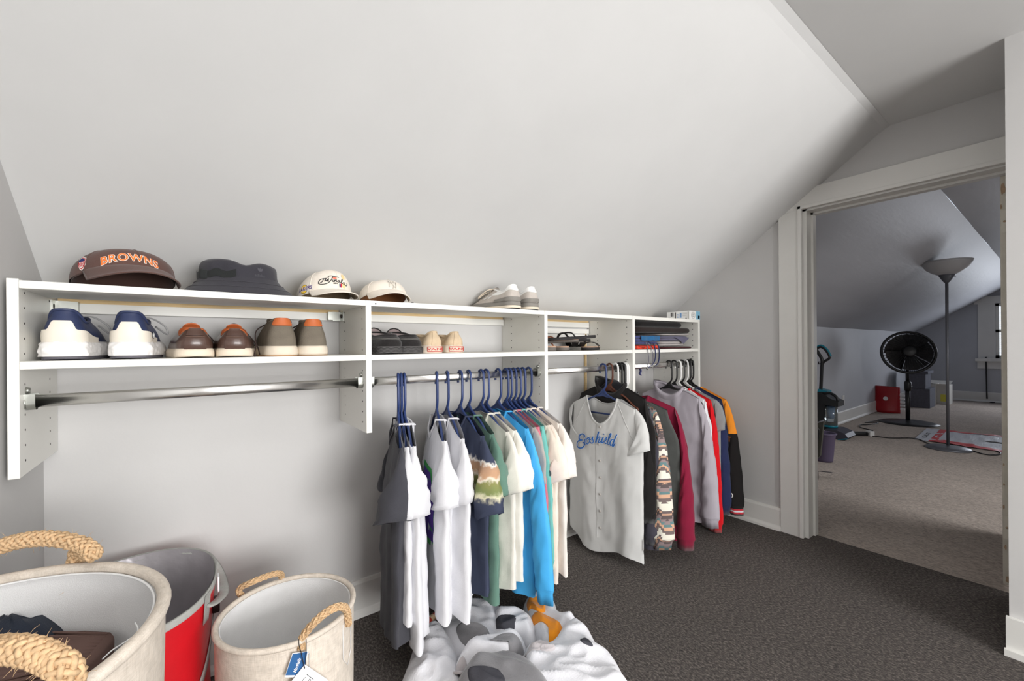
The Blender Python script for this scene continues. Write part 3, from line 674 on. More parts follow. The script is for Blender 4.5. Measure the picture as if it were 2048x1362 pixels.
CREAMC = cloth('cream_cotton', rgb(232, 223, 210)); TANU = cloth('tan_undervisor', rgb(214, 190, 156)); BRNIN = cloth('brown_lining', rgb(150, 102, 66)); KHAKI = cloth('khaki_undervisor', rgb(150, 130, 104))
NAVYT = mat('navy_print', rgb(40, 52, 110), 0.8); REDT = mat('red_print', rgb(200, 40, 50), 0.8); PURP = mat('purple_print', rgb(74, 44, 120), 0.8); YEL = mat('yellow_print', rgb(250, 206, 66), 0.8); BLKT = mat('black_print', rgb(30, 30, 32), 0.8); GRYT = mat('grey_outline_print', rgb(140, 136, 128), 0.8)
GOLDT = mat('pale_gold_print', rgb(232, 206, 150), 0.8); ORGP = mat('salmon_print', rgb(226, 120, 96), 0.8)

def arc_text(fn, size, bend):
    return lambda u, v: fn(u, v - bend * u * u)
# brown cap
p = onY(250, 575, 1.425)
cp = Cap(0.098, 0.105, 0.098, pf=0.34, pz=0.95, lift=0.050, sag=0.5, seed=1)
bc = make_cap('baseball_hat', 'brown cap with arched orange lettering and a shield patch', (p.x, p.y, ZT + 0.0005), 0.36, cp, BROWNC, BROWNC, 0.055, 1.10, 0.031, 1.0)
text_part('lettering_outline', 'BROWNS', 0.0235, arc_text(lambda u, v: cp.on(u - 0.016, v + 0.0215, 0.0009), 0, 3.5), WTXT, bc, offset=0.0012, spacing=1.1, maxedge=0.006)
text_part('lettering', 'BROWNS', 0.0235, arc_text(lambda u, v: cp.on(u - 0.016, v + 0.0215, 0.0016), 0, 3.5), ORTXT, bc, offset=0.0004, spacing=1.1, maxedge=0.006)
def shield(cp, u0, v0, s, par):
    out = [(-1, .75), (-.55, .85), (0, 1.1), (.55, .85), (1, .75), (.92, .2), (.85, -.4), (.5, -.85), (0, -1.1), (-.5, -.85), (-.85, -.4), (-.92, .2)]
    for nm, m, k, o in (('patch_border', WTXT, 1.18, .0010), ('patch_red', REDT, 1.0, .0014), ('patch_white', WTXT, .86, .0018)):
        pts = [cp.on(u0 + x * s * k, v0 + y * s * 1.35 * k, o) for x, y in out]; c = cp.on(u0, v0, o)
        MB().add(pts + [c], [(i, (i + 1) % 12, 12) for i in range(12)]).build(nm, m, par, smooth=False)
    top = [(-.86, .2), (.86, .2), (.86, .66), (.45, .72), (0, .93), (-.45, .72), (-.86, .66)]
    pts = [cp.on(u0 + x * s, v0 + y * s * 1.35, .0022) for x, y in top]; MB().add(pts, [tuple(range(7))]).build('patch_blue', NAVYT, par, smooth=False)
    text_part('patch_lettering', 'NFL', s * 1.05, lambda u, v: cp.on(u0 + u, v0 - s * .38 + v * 1.5, .0024), REDT, par, offset=0.0002, maxedge=0.004)
shield(cp, -0.108, 0.018, 0.0082, bc)
# black bucket hat
BUCK = cloth('charcoal_hat_cloth', rgb(58, 57, 63)); BUCKB = cloth('black_webbing', rgb(42, 44, 44))
p = onY(480, 585, 1.42)
bh = thing('bucket_hat', 'charcoal bucket hat with a webbing band between the caps', 'hat', (p.x, p.y, ZT + 0.0005), 0.0)
def buck(phi, r, z, k=1.0):
    w = 1 + 0.05 * noise.noise((math.cos(phi) * 1.5, math.sin(phi) * 1.5, z * 20)) * k
    return Vector((r * math.sin(phi) * w * 1.02, -r * math.cos(phi) * w * 0.94, z))
def dent(phi, t): return 0.010 * math.exp(-((math.sin(phi) + 0.05) ** 2) / 0.10)
prof = [(0.140, 0.0), (0.128, 0.012), (0.112, 0.026), (0.099, 0.040), (0.094, 0.048), (0.092, 0.058), (0.0915, 0.070), (0.090, 0.080), (0.086, 0.088), (0.076, 0.0935), (0.05, 0.0925), (0.02, 0.090), (0.0005, 0.089)]
rings = []
for i, (r, z) in enumerate(prof):
    ring = []
    for k in range(56):
        phi = 2 * math.pi * k / 56; q = buck(phi, r, z)
        if z > 0.05: q.z -= (z - 0.05) / 0.045 * (0.012 * math.exp(-((math.sin(phi) - 0.1) ** 2) / 0.09) - 0.004 * max(0, -math.sin(phi))); 
        if z > 0.045 and z < 0.09: 
            d = 0.008 * math.exp(-((phi - 5.75) ** 2) / 0.03) * math.sin((z - .045) / .045 * math.pi); q *= 1; q.x *= (1 - d / 0.09); q.y *= (1 - d / 0.09)
        ring.append(q)
    rings.append(ring)
MB().loft(rings[:5]).build('brim', BUCK, bh); MB().loft(rings[4:]).build('crown', BUCK, bh)
MB().loft([[q * 0.97 for q in rings[0]], [Vector((q.x * .98, q.y * .98, q.z - 0.001)) for q in rings[3]]]).build('brim_underside', BUCK, bh)
for k in range(3): MB().tube([buck(2 * math.pi * j / 56, lerp(.136, .106, k / 2), lerp(0.0042, 0.0335, k / 2)) for j in range(56)], 0.0009, 4, closed=True).build('brim_stitching', BUCK, bh)
band = [buck(lerp(-1.75, -0.15, i / 20), 0.0965, 0.054 + 0.004 * math.sin(i)) for i in range(21)]
MB().loft([[q + Vector((0, 0, d)) for q in band] for d in (-0.010, 0.010)], closed=False).build('webbing_band', BUCKB, bh)
MB().box((-0.008, -0.002, -0.012), (0.008, 0.004, 0.012), 0.002).build('band_buckle', BUCKB, bh).location = band[10] + Vector((-0.003, -0.004, 0))
lg = thing_logo = None
def bk(u, v): phi = 0.45 + u / 0.092; q = buck(phi, 0.0935, 0.064 + v); return q
text_part('tonal_lettering', 'adidas', 0.011, lambda u, v: bk(u, v - 0.008), mat('tonal_grey_print', rgb(74, 73, 80), 0.6), bh, maxedge=0.006)
tre = MB()
for a in (-0.6, 0.0, 0.6):
    pts = [(math.sin(a) * r, math.cos(a) * r) for r in (0.001, 0.004, 0.008, 0.012)]; ribbon(tre, pts, [0.001, 0.005, 0.005, 0.0008], lambda u, v: bk(u, v + 0.002))
tre.build('tonal_emblem', MATS['tonal_grey_print'], bh)
# cream cap with lettering
p = onY(648, 595, 1.415)
cp2 = Cap(0.076, 0.090, 0.095, pf=0.32, pz=0.95, lift=0.028, sag=0.75, seed=4)
fc = make_cap('baseball_hat', 'cream cap with black script lettering beside the bucket hat', (p.x, p.y, ZT + 0.0005), 0.24, cp2, CREAMC, KHAKI, 0.046, 1.16, 0.018, 1.0)
f2 = lambda u, v: cp2.on(u - 0.012, v + 0.026, 0.0012)
def px2(x, y): return ((x - 1040) / 15.75 * 0.00152, -(y - 560) / 15.75 * 0.00152)
sc = MB()
def stroke(mb, pts, w, fn, n=6):
    q = bez([(*px2(*a), 0) for a in pts], n); ribbon(mb, [(v.x, v.y) for v in q], w, fn)
W1 = 0.0022
for pts in ([(600, 580), (620, 610), (700, 630), (800, 625), (880, 590), (950, 520), (1010, 420), (1030, 400)], [(600, 580), (640, 500), (720, 465), (850, 455)], [(650, 575), (700, 560), (740, 500), (760, 460)],
            [(770, 550), (800, 490), (830, 450)], [(780, 530), (810, 510), (820, 550)], [(850, 530), (885, 510), (870, 490), (845, 520), (860, 550), (900, 540)],
            [(900, 470), (880, 430), (920, 385), (1010, 380), (1100, 400), (1210, 415)], [(1010, 500), (1000, 560), (1040, 545), (1060, 500)], [(1060, 500), (1050, 560), (1080, 510), (1110, 500), (1105, 555), (1140, 540)],
            [(1210, 510), (1165, 520), (1155, 565), (1200, 555), (1220, 510), (1215, 570), (1250, 560)], [(1260, 580), (1310, 490), (1300, 460), (1270, 530), (1275, 600), (1310, 590)], [(1310, 590), (1360, 545), (1380, 580), (1350, 625), (1320, 615)],
            [(1380, 620), (1450, 640), (1500, 590), (1480, 550)]): stroke(sc, pts, W1 * 0.95, f2)
sc.build('script_lettering', BLKT, fc)
text_part('year_lettering', '2004', 0.0062, lambda u, v: f2(u + px2(1075, 0)[0], v + px2(0, 612)[1]), BLKT, fc, offset=0.0002, maxedge=0.004)
def disc(cp, u0, v0, ru, rv, m, nm, par, off):
    pts = [cp.on(u0 + ru * math.cos(a), v0 + rv * math.sin(a), off) for a in ring_angles(18)]; c = cp.on(u0, v0, off)
    return MB().add(pts + [c], [(i, (i + 1) % 18, 18) for i in range(18)]).build(nm, m, par, smooth=False)
disc(cp2, -0.012 + px2(1370, 0)[0], 0.026 + px2(0, 370)[1], 0.0062, 0.009, GOLDT, 'trophy_print', fc, 0.0008)
disc(cp2, -0.012 + px2(1350, 0)[0], 0.026 + px2(0, 660)[1], 0.0062, 0.0075, GOLDT, 'trophy_print', fc, 0.0008)
disc(cp2, -0.012 + px2(1070, 0)[0], 0.026 + px2(0, 445)[1], 0.006, 0.003, ORGP, 'red_accent', fc, 0.0009)
for k, m in ((0, NAVYT), (1, REDT)): disc(cp2, -0.012 + px2(1232, 0)[0] + (k - .5) * 0.004, 0.026 + px2(0, 665)[1], 0.0022, 0.0066, m, 'league_mark', fc, 0.0014)
disc(cp2, -0.098, 0.016, 0.0125, 0.0140, BLKT, 'ball_patch_border', fc, 0.0008); disc(cp2, -0.098, 0.016, 0.0112, 0.0126, YEL, 'ball_patch', fc, 0.0012)
text_part('patch_lettering_edge', 'LAKERS', 0.0130, lambda u, v: cp2.on(-0.094 + u, 0.016 + v * 1.15, 0.0016), WTXT, fc, shear=0.2, offset=0.0012, maxedge=0.004)
text_part('patch_lettering', 'LAKERS', 0.0130, lambda u, v: cp2.on(-0.094 + u, 0.016 + v * 1.15, 0.0021), PURP, fc, shear=0.2, offset=0.0003, maxedge=0.004)
# cream visor cap with outlined monogram
p = onY(765, 598, 1.41)
cp3 = Cap(0.076, 0.085, 0.080, pf=0.45, pz=0.9, lift=0.040, sag=0.35, seed=9)
ny = make_cap('baseball_hat', 'cream cap with grey outlined monogram and tan brim', (p.x, p.y, ZT + 0.0005), 0.02, cp3, CREAMC, TANU, 0.040, 1.14, 0.027, 1.05, m_in=BRNIN)
f3 = lambda u, v: cp3.on(u + 0.004, v + 0.020, 0.0012)
for w, m, o in ((0.0032, GRYT, 0.0), (0.0016, CREAMC, 0.0005)):
    g = MB(); fn = lambda u, v: cp3.on(u + 0.004, v + 0.020, 0.0012 + o)
    for pts in ([(-.013, -.010), (-.010, .010), (-.015, .008)], [(-.010, .010), (.009, -.011)], [(.009, -.011), (.012, .006), (.015, .008)], [(-.004, .010), (.001, .001), (.006, .011)], [(.001, .001), (.001, -.012), (-.003, -.012)]):
        q = bez([(*a, 0) for a in pts], 6); ribbon(g, [(v.x, v.y) for v in q], w, fn)
    g.build('monogram' if o else 'monogram_outline', m, ny)
for sx in (-1, 1): MB().box((-0.004, -0.003, 0), (0.004, 0.003, 0.007), 0.001).build('brim_clip', BLACKP, ny).location = (sx * 0.080, -0.062, 0.0005)
# small white carton
bx0 = onY(1379, 635, 1.31).x; bw_ = onY(1400, 635, 1.31).x - bx0; bl_ = onX(1334, 635, bx0).y - 1.31; bhh = 0.050
bx = thing('medicine_box', 'small white and blue carton on the far end of the top shelf', 'box', (bx0, 1.31, ZT + 0.0005), 0.0)
BOXW = mat('white_card', rgb(240, 240, 238), 0.55); BOXB = mat('pale_blue_print', rgb(130, 186, 214), 0.55); BOXM = mat('mid_blue_print', rgb(110, 150, 200), 0.55); BOXK = mat('dark_grey_print', rgb(80, 80, 82), 0.6)
MB().box((0, 0, 0), (bw_, bl_, bhh), 0.0008).build('carton', BOXW, bx, smooth=False)
def pr(a, b, z0, z1, m): MB().box((-0.0005, bl_ * (1 - b), bhh * z0), (0.0004, bl_ * (1 - a), bhh * z1)).build('printed_panel', m, bx, smooth=False)
for a, b, z0, z1, m in ((0.36, 0.41, .08, .92, BOXK), (0.58, 0.66, .25, .8, BOXM), (0.03, 0.10, .05, .25, BOXK), (0.93, 0.96, .1, .9, GRYT), (0.83, 0.88, .1, .22, BOXK)): pr(a, b, z0, z1, m)
for k in range(7): pr(0.17 + k * 0.02, 0.178 + k * 0.02 + 0.005 * (k % 3), .45, .92, BOXK)
for k in range(5): pr(0.70, 0.90, .34 + k * .11, .36 + k * .11, GRYT)
for k in range(3): pr(0.46, 0.52, .25 + k * .2, .30 + k * .2, BOXM)
def pf(a, b, z0, z1, m): MB().box((bw_ * a, -0.0005, bhh * z0), (bw_ * b, 0.0004, bhh * z1)).build('printed_panel', m, bx, smooth=False)
pf(.62, .995, .02, .98, BOXB); pf(.80, .95, .12, .5, BOXK)
MB().tube([(bw_ * .34 + 0.020 * math.cos(a), -0.0006, bhh * .5 + 0.018 * math.sin(a)) for a in ring_angles(20)], 0.0006, 4, closed=True).build('printed_ring', BOXK, bx)
for k in range(3): pf(.24, .44, .38 + k * .12, .42 + k * .12, BOXK)
# ================================================================== hangers
HZ = RZ + 0.0135          # top of the rods
def make_hanger(px_or_x, m, label, group, rz=0.0, width=0.156, webby=True, stem=0.022, wide_hook=False, X=None, name='plastic_hanger'):
    x = X if X is not None else onY(px_or_x, 745, RODY).x
    t = thing(name, label, 'hanger', (x, RODY, HZ), rz, group)
    r = 0.0046
    hk = [(0, 0.017, -0.036), (0, 0.0195, -0.020), (0, 0.016, -0.003), (0, 0.006, 0.0055), (0, -0.006, 0.0055), (0, -0.016, -0.004), (0, -0.0185, -0.022), (0, -0.0185, -0.058 - stem), (0, -0.013, -0.078 - stem), (0, 0.0, -0.098 - stem)]
    MB().tube(bez(hk, 6), r, 8).build('hook', m, t)
    zA = -0.098 - stem
    fr = MB()
    for s in (-1, 1):
        fr.tube(bez([(0, 0, zA), (0, s * 0.03, zA - 0.020), (0, s * 0.09, zA - 0.047), (0, s * (width - 0.02), zA - 0.082), (0, s * width, zA - 0.091), (0, s * (width + 0.004), zA - 0.100), (0, s * (width - 0.008), zA - 0.107)], 5), r, 8)
    fr.tube([(0, -width + 0.008, zA - 0.107), (0, width - 0.008, zA - 0.107)], r * 0.9, 8)
    f = fr.build('frame', m, t)
    if webby:
        w = MB().prism([(0, zA + 0.012), (-0.040, zA - 0.030), (-0.018, zA - 0.028), (0, zA - 0.024), (0.018, zA - 0.028), (0.040, zA - 0.030)], lambda p, a: (a, p[0], p[1]), -0.0022, 0.0022)
        w.build('web', m, t, smooth=False)
    return t, x

# ================================================================== hanging garments
class Body:
    """Garment body on a hanger; local origin at the hook. y along the hanger (-y is near), x thickness (-x is the front)."""
    def __init__(s, sh=0.174, half=0.203, length=0.66, thick=0.04, neck=0.068, drop=0.070, bdrop=0.012, z0=-0.156, slope=0.44, fold=0.016, seed=0, skew=0.0, hemvar=0.012, stem=0.0, quilt=0.0, open_front=0.0, taper=0.0, nearlong=0.0, kf=1.7):
        s.__dict__.update(locals()); rn = random.Random(seed)
        s.k1 = rn.uniform(0.8, 1.2) * kf * .75; s.k2 = rn.uniform(1.2, 1.9) * kf; s.p1 = rn.random(); s.p2 = rn.random(); s.p3 = rn.random(); s.z0 = z0 - stem + 0.006; s.length = length - 0.050
    def a(s, t): return lerp(s.sh, s.half, sm(t / 0.30)) * (1 - s.taper * sm((t - .4) / .6))
    def ztop(s, u, side):
        y = abs(u) * s.sh
        if y >= s.neck: return s.z0 - s.slope * (y - s.neck)
        k = 1 - (y / s.neck) ** 2
        return s.z0 - (s.drop * k ** 0.8 if side < 0 else s.bdrop * k)
    def P(s, side, u, t):
        # side -1 = front, +1 = back
        zt = s.ztop(u, side); zh = s.z0 - s.length - s.hemvar * math.sin(2 * math.pi * (s.p3 + u * 0.6)) - s.nearlong * u
        z = lerp(zt, zh, t); y = u * s.a(t)
        g = (z - s.z0) / (-s.length)
        inner = max(0.0, 1 - abs(u) ** 3.2)
        th = s.thick * (0.22 + 0.78 * sm(g / 0.32)) * inner + 0.0035 + 0.0035 * (1 - sm(t * 4))
        yy = abs(u) * s.sh
        if yy < s.neck + 0.03 and t < 0.25:
            th = max(th, 0.026 * (1 - sm((yy - s.neck * 0.6) / 0.05)) * (1 - t / 0.25) + th * (t / 0.25))
        am = s.fold * sm((g - 0.06) / 0.6) * (0.35 + 0.65 * inner)
        x1 = 2 * math.pi * (s.k1 * u + s.p1) + 0.8 * g; x2 = 2 * math.pi * (s.k2 * u + s.p2) - 1.3 * g + side * 0.6
        f1 = math.sin(x1 + 0.55 * math.sin(x1)); f2 = math.sin(x2 + 0.6 * math.sin(x2 + 1))
        fold = am * (0.65 * f1 + 0.35 * f2 + 0.25 * side * f2)
        wr = (0.0050 * noise.noise((u * 4 + s.seed + t * 2, t * 6, side * 3.1)) + 0.0030 * noise.noise((u * 9 - t * 4, t * 12 + s.seed, side)) + 0.0016 * noise.noise((u * 18 + t * 6, t * 24 + s.seed, side))) * min(1.0, s.thick / 0.02) * sm(g * 5)
        q = s.quilt * (abs(math.sin(z * 52)) ** 0.6 - 0.6) * inner if s.quilt else 0.0
        return Vector((side * (th + q) + fold + wr + s.skew * g, y, z))
    def on(s, u, t, off=0.001):
        p = s.P(-1, u, t); d = .02; n = (s.P(-1, u + d, t) - s.P(-1, u - d, t)).cross(s.P(-1, u, t + d) - s.P(-1, u, t - d))
        n = n.normalized(); n = n if n.x < 0 else -n
        return p + n * off
    def yz(s, y, z, off=0.001):
        # find (u,t) for a given local y,z on the front
        t = 0.4
        for _ in range(6):
            u = max(-1, min(1, y / s.a(t))); zt = s.P(-1, u, 0).z; zh = s.P(-1, u, 1).z; t = max(0, min(1, (z - zt) / (zh - zt)))
        return s.on(u, t, off)
def body_mesh(b, nu=36, nt=40):
    rings = []
    us = [math.copysign(abs(x) ** 0.9, x) for x in [lerp(-1, 1, i / nu) for i in range(nu + 1)]]
    for j in range(nt + 1):
        t = j / nt
        front = [b.P(-1, u, t) for u in us]; back = [b.P(1, u, t) for u in reversed(us)]
        if j >= nt - 1:
            front = [p + Vector((-0.0012, 0, 0)) for p in front]
        rings.append(front + back)
    return MB().loft(rings)
def sleeve_mesh(b, sy, kind, L, ang=73, out=0.055, hem=0.140, arm=0.165, ht0=0.016, ht1=0.042, seed=0, swing=0.0, n=24, rows=18, wr=1.0, pull=0.0):
    """Flattened tube between an upper crease (shoulder to hem) and a lower crease (armpit to hem)."""
    V = lambda y, z: Vector((0, sy * y, z))
    z1 = b.ztop(1.0, 1); T0 = V(b.sh + 0.001, z1 + 0.003); g = 0.25; B0 = V(b.a(g) - 0.012, z1 - arm)
    if kind == 'short':
        a = math.radians(ang); T1 = T0 + V(L * math.cos(a), -L * math.sin(a)); B1 = T1 + V(-hem * math.sin(a), -hem * math.cos(a)); CT = T0 + V(L * .42 * math.cos(math.radians(32)), -L * .42 * math.sin(math.radians(32)))
    else:
        T1 = T0 + V(out, -L); B1 = T1 + V(-hem, -0.004); CT = T0 + V(out * .85, -L * .22)
    CB = B0.lerp(B1, .5) + V(-0.004, 0.0)
    rings = []
    for i in range(rows + 1):
        q = i / rows
        T = T0.lerp(CT, q).lerp(CT.lerp(T1, q), q); B = B0.lerp(CB, q).lerp(CB.lerp(B1, q), q)
        ht = lerp(ht0, ht1, sm(q * 1.5)); ring = []
        dr = (B - T)
        for k in range(n):
            p = k / n; half = p * 2 if p < .5 else 2 - p * 2; sd = -1 if p < .5 else 1
            # half runs 0 (upper crease) .. 1 (lower crease)
            w = math.sin(math.pi * half) ** 0.75
            x = sd * ht * w
            cr = noise.noise((half * 2.2 + seed * 1.7, q * (5 if kind == 'short' else 11), sd * 2 + sy)) ; c2 = noise.noise((half * 5 + seed, q * (9 if kind == 'short' else 20) + half * 3, sd * 5 + sy))
            x += (0.010 * cr + 0.005 * c2) * wr * sm(q * 3) * w * min(1, ht1 / .03)
            pnt = T + dr * half + Vector((x + swing * q * q, sy * 0.006 * cr * wr * sm(q * 2), 0.003 * c2 * wr))
            ring.append(pnt)
        rings.append(ring)
    return MB().loft(rings), rings
SLV = {}
def garment(name, label, cat, x, m, group, rz=0.0, sleeve='short', sl=0.200, collar=True, m_sleeve=None, m_cuff=None, slk=None, collar_m=None, z=None, near_only=False, collar_r=0.006, collar_kind='rib', dy=0.0, tilt=0.0, **bk):
    b = Body(**bk); t = thing(name, label, cat, (x, RODY + dy, z if z is not None else HZ), rz, group, rot=(tilt, 0, rz))
    body_mesh(b).build('body', m, t)
    k = dict(slk or {})
    if sleeve != 'none':
        for sy in (-1, 1):
            kk = dict(k)
            if 'far' in kk:
                fk = kk.pop('far')
                if sy > 0: kk.update(fk)
            kk.setdefault('seed', bk.get('seed', 0))
            if sy > 0: kk['out'] = kk.get('out', .055) * .35; kk['ang'] = 86; kk['ht1'] = kk.get('ht1', .04) * .8
            if sleeve != 'short': kk.setdefault('hem', 0.085); kk.setdefault('ht1', 0.028); kk.setdefault('rows', 30)
            mb, rr = sleeve_mesh(b, sy, sleeve, sl, **{k_: v_ for k_, v_ in kk.items() if k_ not in ('hh0', 'hh1', 'a0', 'a1')})
            SLV[(t.name, sy)] = rr
            so = mb.build('sleeve', m_sleeve or m, t)
            if sleeve == 'short':
                h = MB(); e = rr[-1]; e2 = rr[-2]
                cen = sum((p for p in e), Vector()) / len(e)
                h.loft([[cen + (p - cen) * 1.012 + (q - p) * 0.98 for p, q in zip(e, e2)], [cen + (p - cen) * 1.015 for p in e], [cen + (p - cen) * 0.985 for p in e]])
                h.build('sleeve_hem', m_sleeve or m, so)
            else:
                e = rr[-1]; cen = sum((p for p in e), Vector()) / len(e); d_ = (sum((p for p in rr[-1]), Vector()) - sum((p for p in rr[-2]), Vector())).normalized()
                cf = MB().loft([[cen + (p - cen) * 1.03 - d_ * 0.004 for p in e], [cen + (p - cen) * 0.86 + d_ * 0.012 for p in e], [cen + (p - cen) * 0.84 + d_ * 0.048 for p in e], [cen + (p - cen) * 0.78 + d_ * 0.046 for p in e]])
                cf.build('cuff', m_cuff or m_sleeve or m, so)
    if collar:
        n = 18; f = b.neck / b.sh
        fr = [b.P(-1, lerp(-f, f, i / n), 0) for i in range(n + 1)]; bkp = [b.P(1, lerp(f, -f, i / n), 0) for i in range(n + 1)]
        loop = fr + bkp[1:-1]
        if collar_kind == 'rib':
            MB().tube([p + Vector((0, 0, 0.002)) for p in loop], collar_r, 6, closed=True, flat=0.5).build('collar', collar_m or m, t)
        else:
            hgt = collar_kind
            top = [p + Vector(((-0.004 if i <= n else 0.006), 0, hgt * (0.75 + 0.25 * math.cos(2 * math.pi * i / len(loop) + math.pi)))) for i, p in enumerate(loop)]
            MB().loft([loop, [p * 1 + (q - p) * 0.5 + Vector((-0.005, 0, 0)) if i <= n else p + (q - p) * .5 + Vector((0.006, 0, 0)) for i, (p, q) in enumerate(zip(loop, top))], top, [q + Vector((0.004 if i <= n else -0.004, 0, -0.012)) for i, q in enumerate(top)]]).build('collar', collar_m or m, t)
    return t, b

def tee_white(nm, c, **k): return cloth(nm, rgb(*c), **k)
W1C = cloth('white_cotton', rgb(226, 226, 230), 0.02); W2C = cloth('off_white_cotton', rgb(236, 234, 226), 0.03); CHAR = cloth('charcoal_cotton', rgb(66, 66, 72), 0.06); GREENC = cloth('sage_green_cotton', rgb(100, 134, 120), 0.05)
BLUEC = mat('sky_blue_jersey', rgb(72, 172, 232), 0.6, 0, 0.04, 20, 0.1, 600, 0.3); GREYC = cloth('grey_beige_cotton', rgb(176, 170, 164)); PINKC = cloth('rose_pink_cotton', rgb(210, 118, 134)); TEALC = cloth('teal_cotton', rgb(112, 186, 178))
BEIGEC = cloth('beige_cotton', rgb(220, 210, 196)); CRMC = cloth('warm_cream_cotton', rgb(236, 224, 212)); CRM2 = cloth('pale_cream_cotton', rgb(240, 232, 224)); OFFW = cloth('ivory_cotton', rgb(232, 228, 218))

def dye_mat(name, base, bands):
    """horizontal dyed bands with ragged edges; bands: list of (object z, colour) top to bottom"""
    m = bpy.data.materials.new(name); m.use_nodes = True; nt = m.node_tree; b = nt.nodes['Principled BSDF']; b.inputs['Roughness'].default_value = 0.9; b.inputs['Specular IOR Level'].default_value = 0.1
    tc = nt.nodes.new('ShaderNodeTexCoord'); sp = nt.nodes.new('ShaderNodeSeparateXYZ'); nt.links.new(tc.outputs['Object'], sp.inputs[0])
    n = nt.nodes.new('ShaderNodeTexNoise'); n.inputs['Scale'].default_value = 45; n.inputs['Detail'].default_value = 5; nt.links.new(tc.outputs['Object'], n.inputs['Vector'])
    ma = nt.nodes.new('ShaderNodeMath'); ma.operation = 'MULTIPLY_ADD'; ma.inputs[1].default_value = 0.05; nt.links.new(n.outputs['Fac'], ma.inputs[0]); nt.links.new(sp.outputs['Z'], ma.inputs[2])
    zmin, zmax = -0.9, 0.0
    mr = nt.nodes.new('ShaderNodeMapRange'); mr.inputs['From Min'].default_value = zmin; mr.inputs['From Max'].default_value = zmax; nt.links.new(ma.outputs[0], mr.inputs['Value'])
    r = nt.nodes.new('ShaderNodeValToRGB'); e = r.color_ramp.elements; e[0].position = 0; e[0].color = (*base, 1); e[1].position = 1; e[1].color = (*base, 1)
    for z, c in bands: k = e.new((z + 0.025 - zmin) / (zmax - zmin)); k.color = (*c, 1)
    nt.links.new(mr.outputs[0], r.inputs[0]); nt.links.new(r.outputs[0], b.inputs['Base Color']); return m
NVY = rgb(66, 72, 92); DYE = dye_mat('tie_dye_cotton', NVY, [(-0.385, NVY), (-0.372, rgb(225, 220, 190)), (-0.355, rgb(126, 138, 88)), (-0.330, rgb(140, 140, 88)), (-0.318, rgb(232, 222, 206)), (-0.308, rgb(196, 156, 124)), (-0.285, rgb(186, 150, 124)), (-0.274, rgb(238, 234, 226)), (-0.266, NVY)])
g2 = 'shirts on navy hangers in the second bay'
hg = 'navy plastic hangers in the second bay'
def hx(px): return onY(px, 745, RODY).x
tees = [
 # px, kind, label, material, garment kwargs
 (796, 'charcoal t-shirt leading the bunch of three at the left end', CHAR, dict(thick=0.036, length=0.665, rz=-0.34, seed=11, fold=0.016, half=0.199, skew=-0.012, slk=dict(ht1=0.055, swing=-0.025, ang=68))),
 (802, 'white t-shirt in the middle of the bunch of three at the left end', W1C, dict(thick=0.026, length=0.60, rz=-0.3, seed=12, fold=0.012, half=0.199, slk=dict(ht1=0.040, a1=78))),
 (808, 'white t-shirt on the right of the bunch of three at the left end', W1C, dict(thick=0.028, length=0.70, rz=-0.25, seed=13, fold=0.014, half=0.207, skew=0.012, slk=dict(ht1=0.045, a1=80))),
 (873, 'white t-shirt with a green and purple print on its front', W1C, dict(thick=0.036, length=0.66, rz=-0.34, seed=14, fold=0.018, half=0.207, slk=dict(ht1=0.042, a1=80))),
 (894, 'white t-shirt with loose neckline beside the tie-dyed one', W1C, dict(thick=0.036, length=0.655, rz=-0.22, seed=15, fold=0.020, half=0.211, drop=0.095, slk=dict(ht1=0.034, ang=76))),
 (920, 'navy tie-dyed t-shirt with tan and green sleeve bands', DYE, dict(thick=0.024, length=0.62, rz=-0.1, seed=16, sl=0.245, slk=dict(ht1=0.046, ang=64))),
 (937, 'sage green t-shirt with a small dark emblem near its hem', GREENC, dict(thick=0.036, length=0.64, rz=-0.08, seed=17, slk=dict(ht1=0.036, ang=66), fold=0.016)),
 (962, 'ivory t-shirt with plain hem beside the sage green one', OFFW, dict(thick=0.026, length=0.63, rz=-0.03, seed=18, slk=dict(ht1=0.036, ang=68))),
 (972, 'off-white t-shirt with wide cuffed sleeve next to the blue shirt', W2C, dict(thick=0.024, length=0.62, rz=0.03, seed=19, slk=dict(ht1=0.040, ang=64))),
 (996, 'sky blue long-sleeved shirt hanging lowest among the tees', BLUEC, dict(thick=0.034, length=0.69, rz=0.02, seed=20, sleeve='long', sl=0.525, slk=dict(ht1=0.026, out=0.125, hem=.09), fold=0.016)),
 (1011, 'grey beige t-shirt squeezed between the blue and pink shirts', GREYC, dict(thick=0.010, length=0.60, rz=0.0, seed=21, slk=dict(ht1=0.014, a1=84), fold=0.006)),
 (1018, 'rose pink long-sleeved shirt behind the blue shirt', PINKC, dict(thick=0.010, length=0.62, rz=0.0, seed=22, sleeve='long', sl=0.451, slk=dict(ht1=0.014, a1=86), fold=0.006)),
 (1027, 'teal long-sleeved shirt behind the rose pink one', TEALC, dict(thick=0.012, length=0.62, rz=0.0, seed=23, sleeve='long', sl=0.476, slk=dict(ht1=0.016, a1=86), fold=0.006)),
 (1036, 'beige t-shirt next to the teal shirt', BEIGEC, dict(thick=0.014, length=0.62, rz=0.0, seed=24, slk=dict(ht1=0.026, a1=80), fold=0.008)),
 (1045, 'warm cream t-shirt with a small sleeve logo', CRMC, dict(thick=0.022, length=0.66, rz=-0.02, seed=25, slk=dict(ht1=0.040, ang=64), fold=0.012)),
 (1057, 'pale cream t-shirt last before the panel', CRM2, dict(thick=0.022, length=0.66, rz=0.05, seed=26, slk=dict(ht1=0.040, ang=66), fold=0.012)),
]
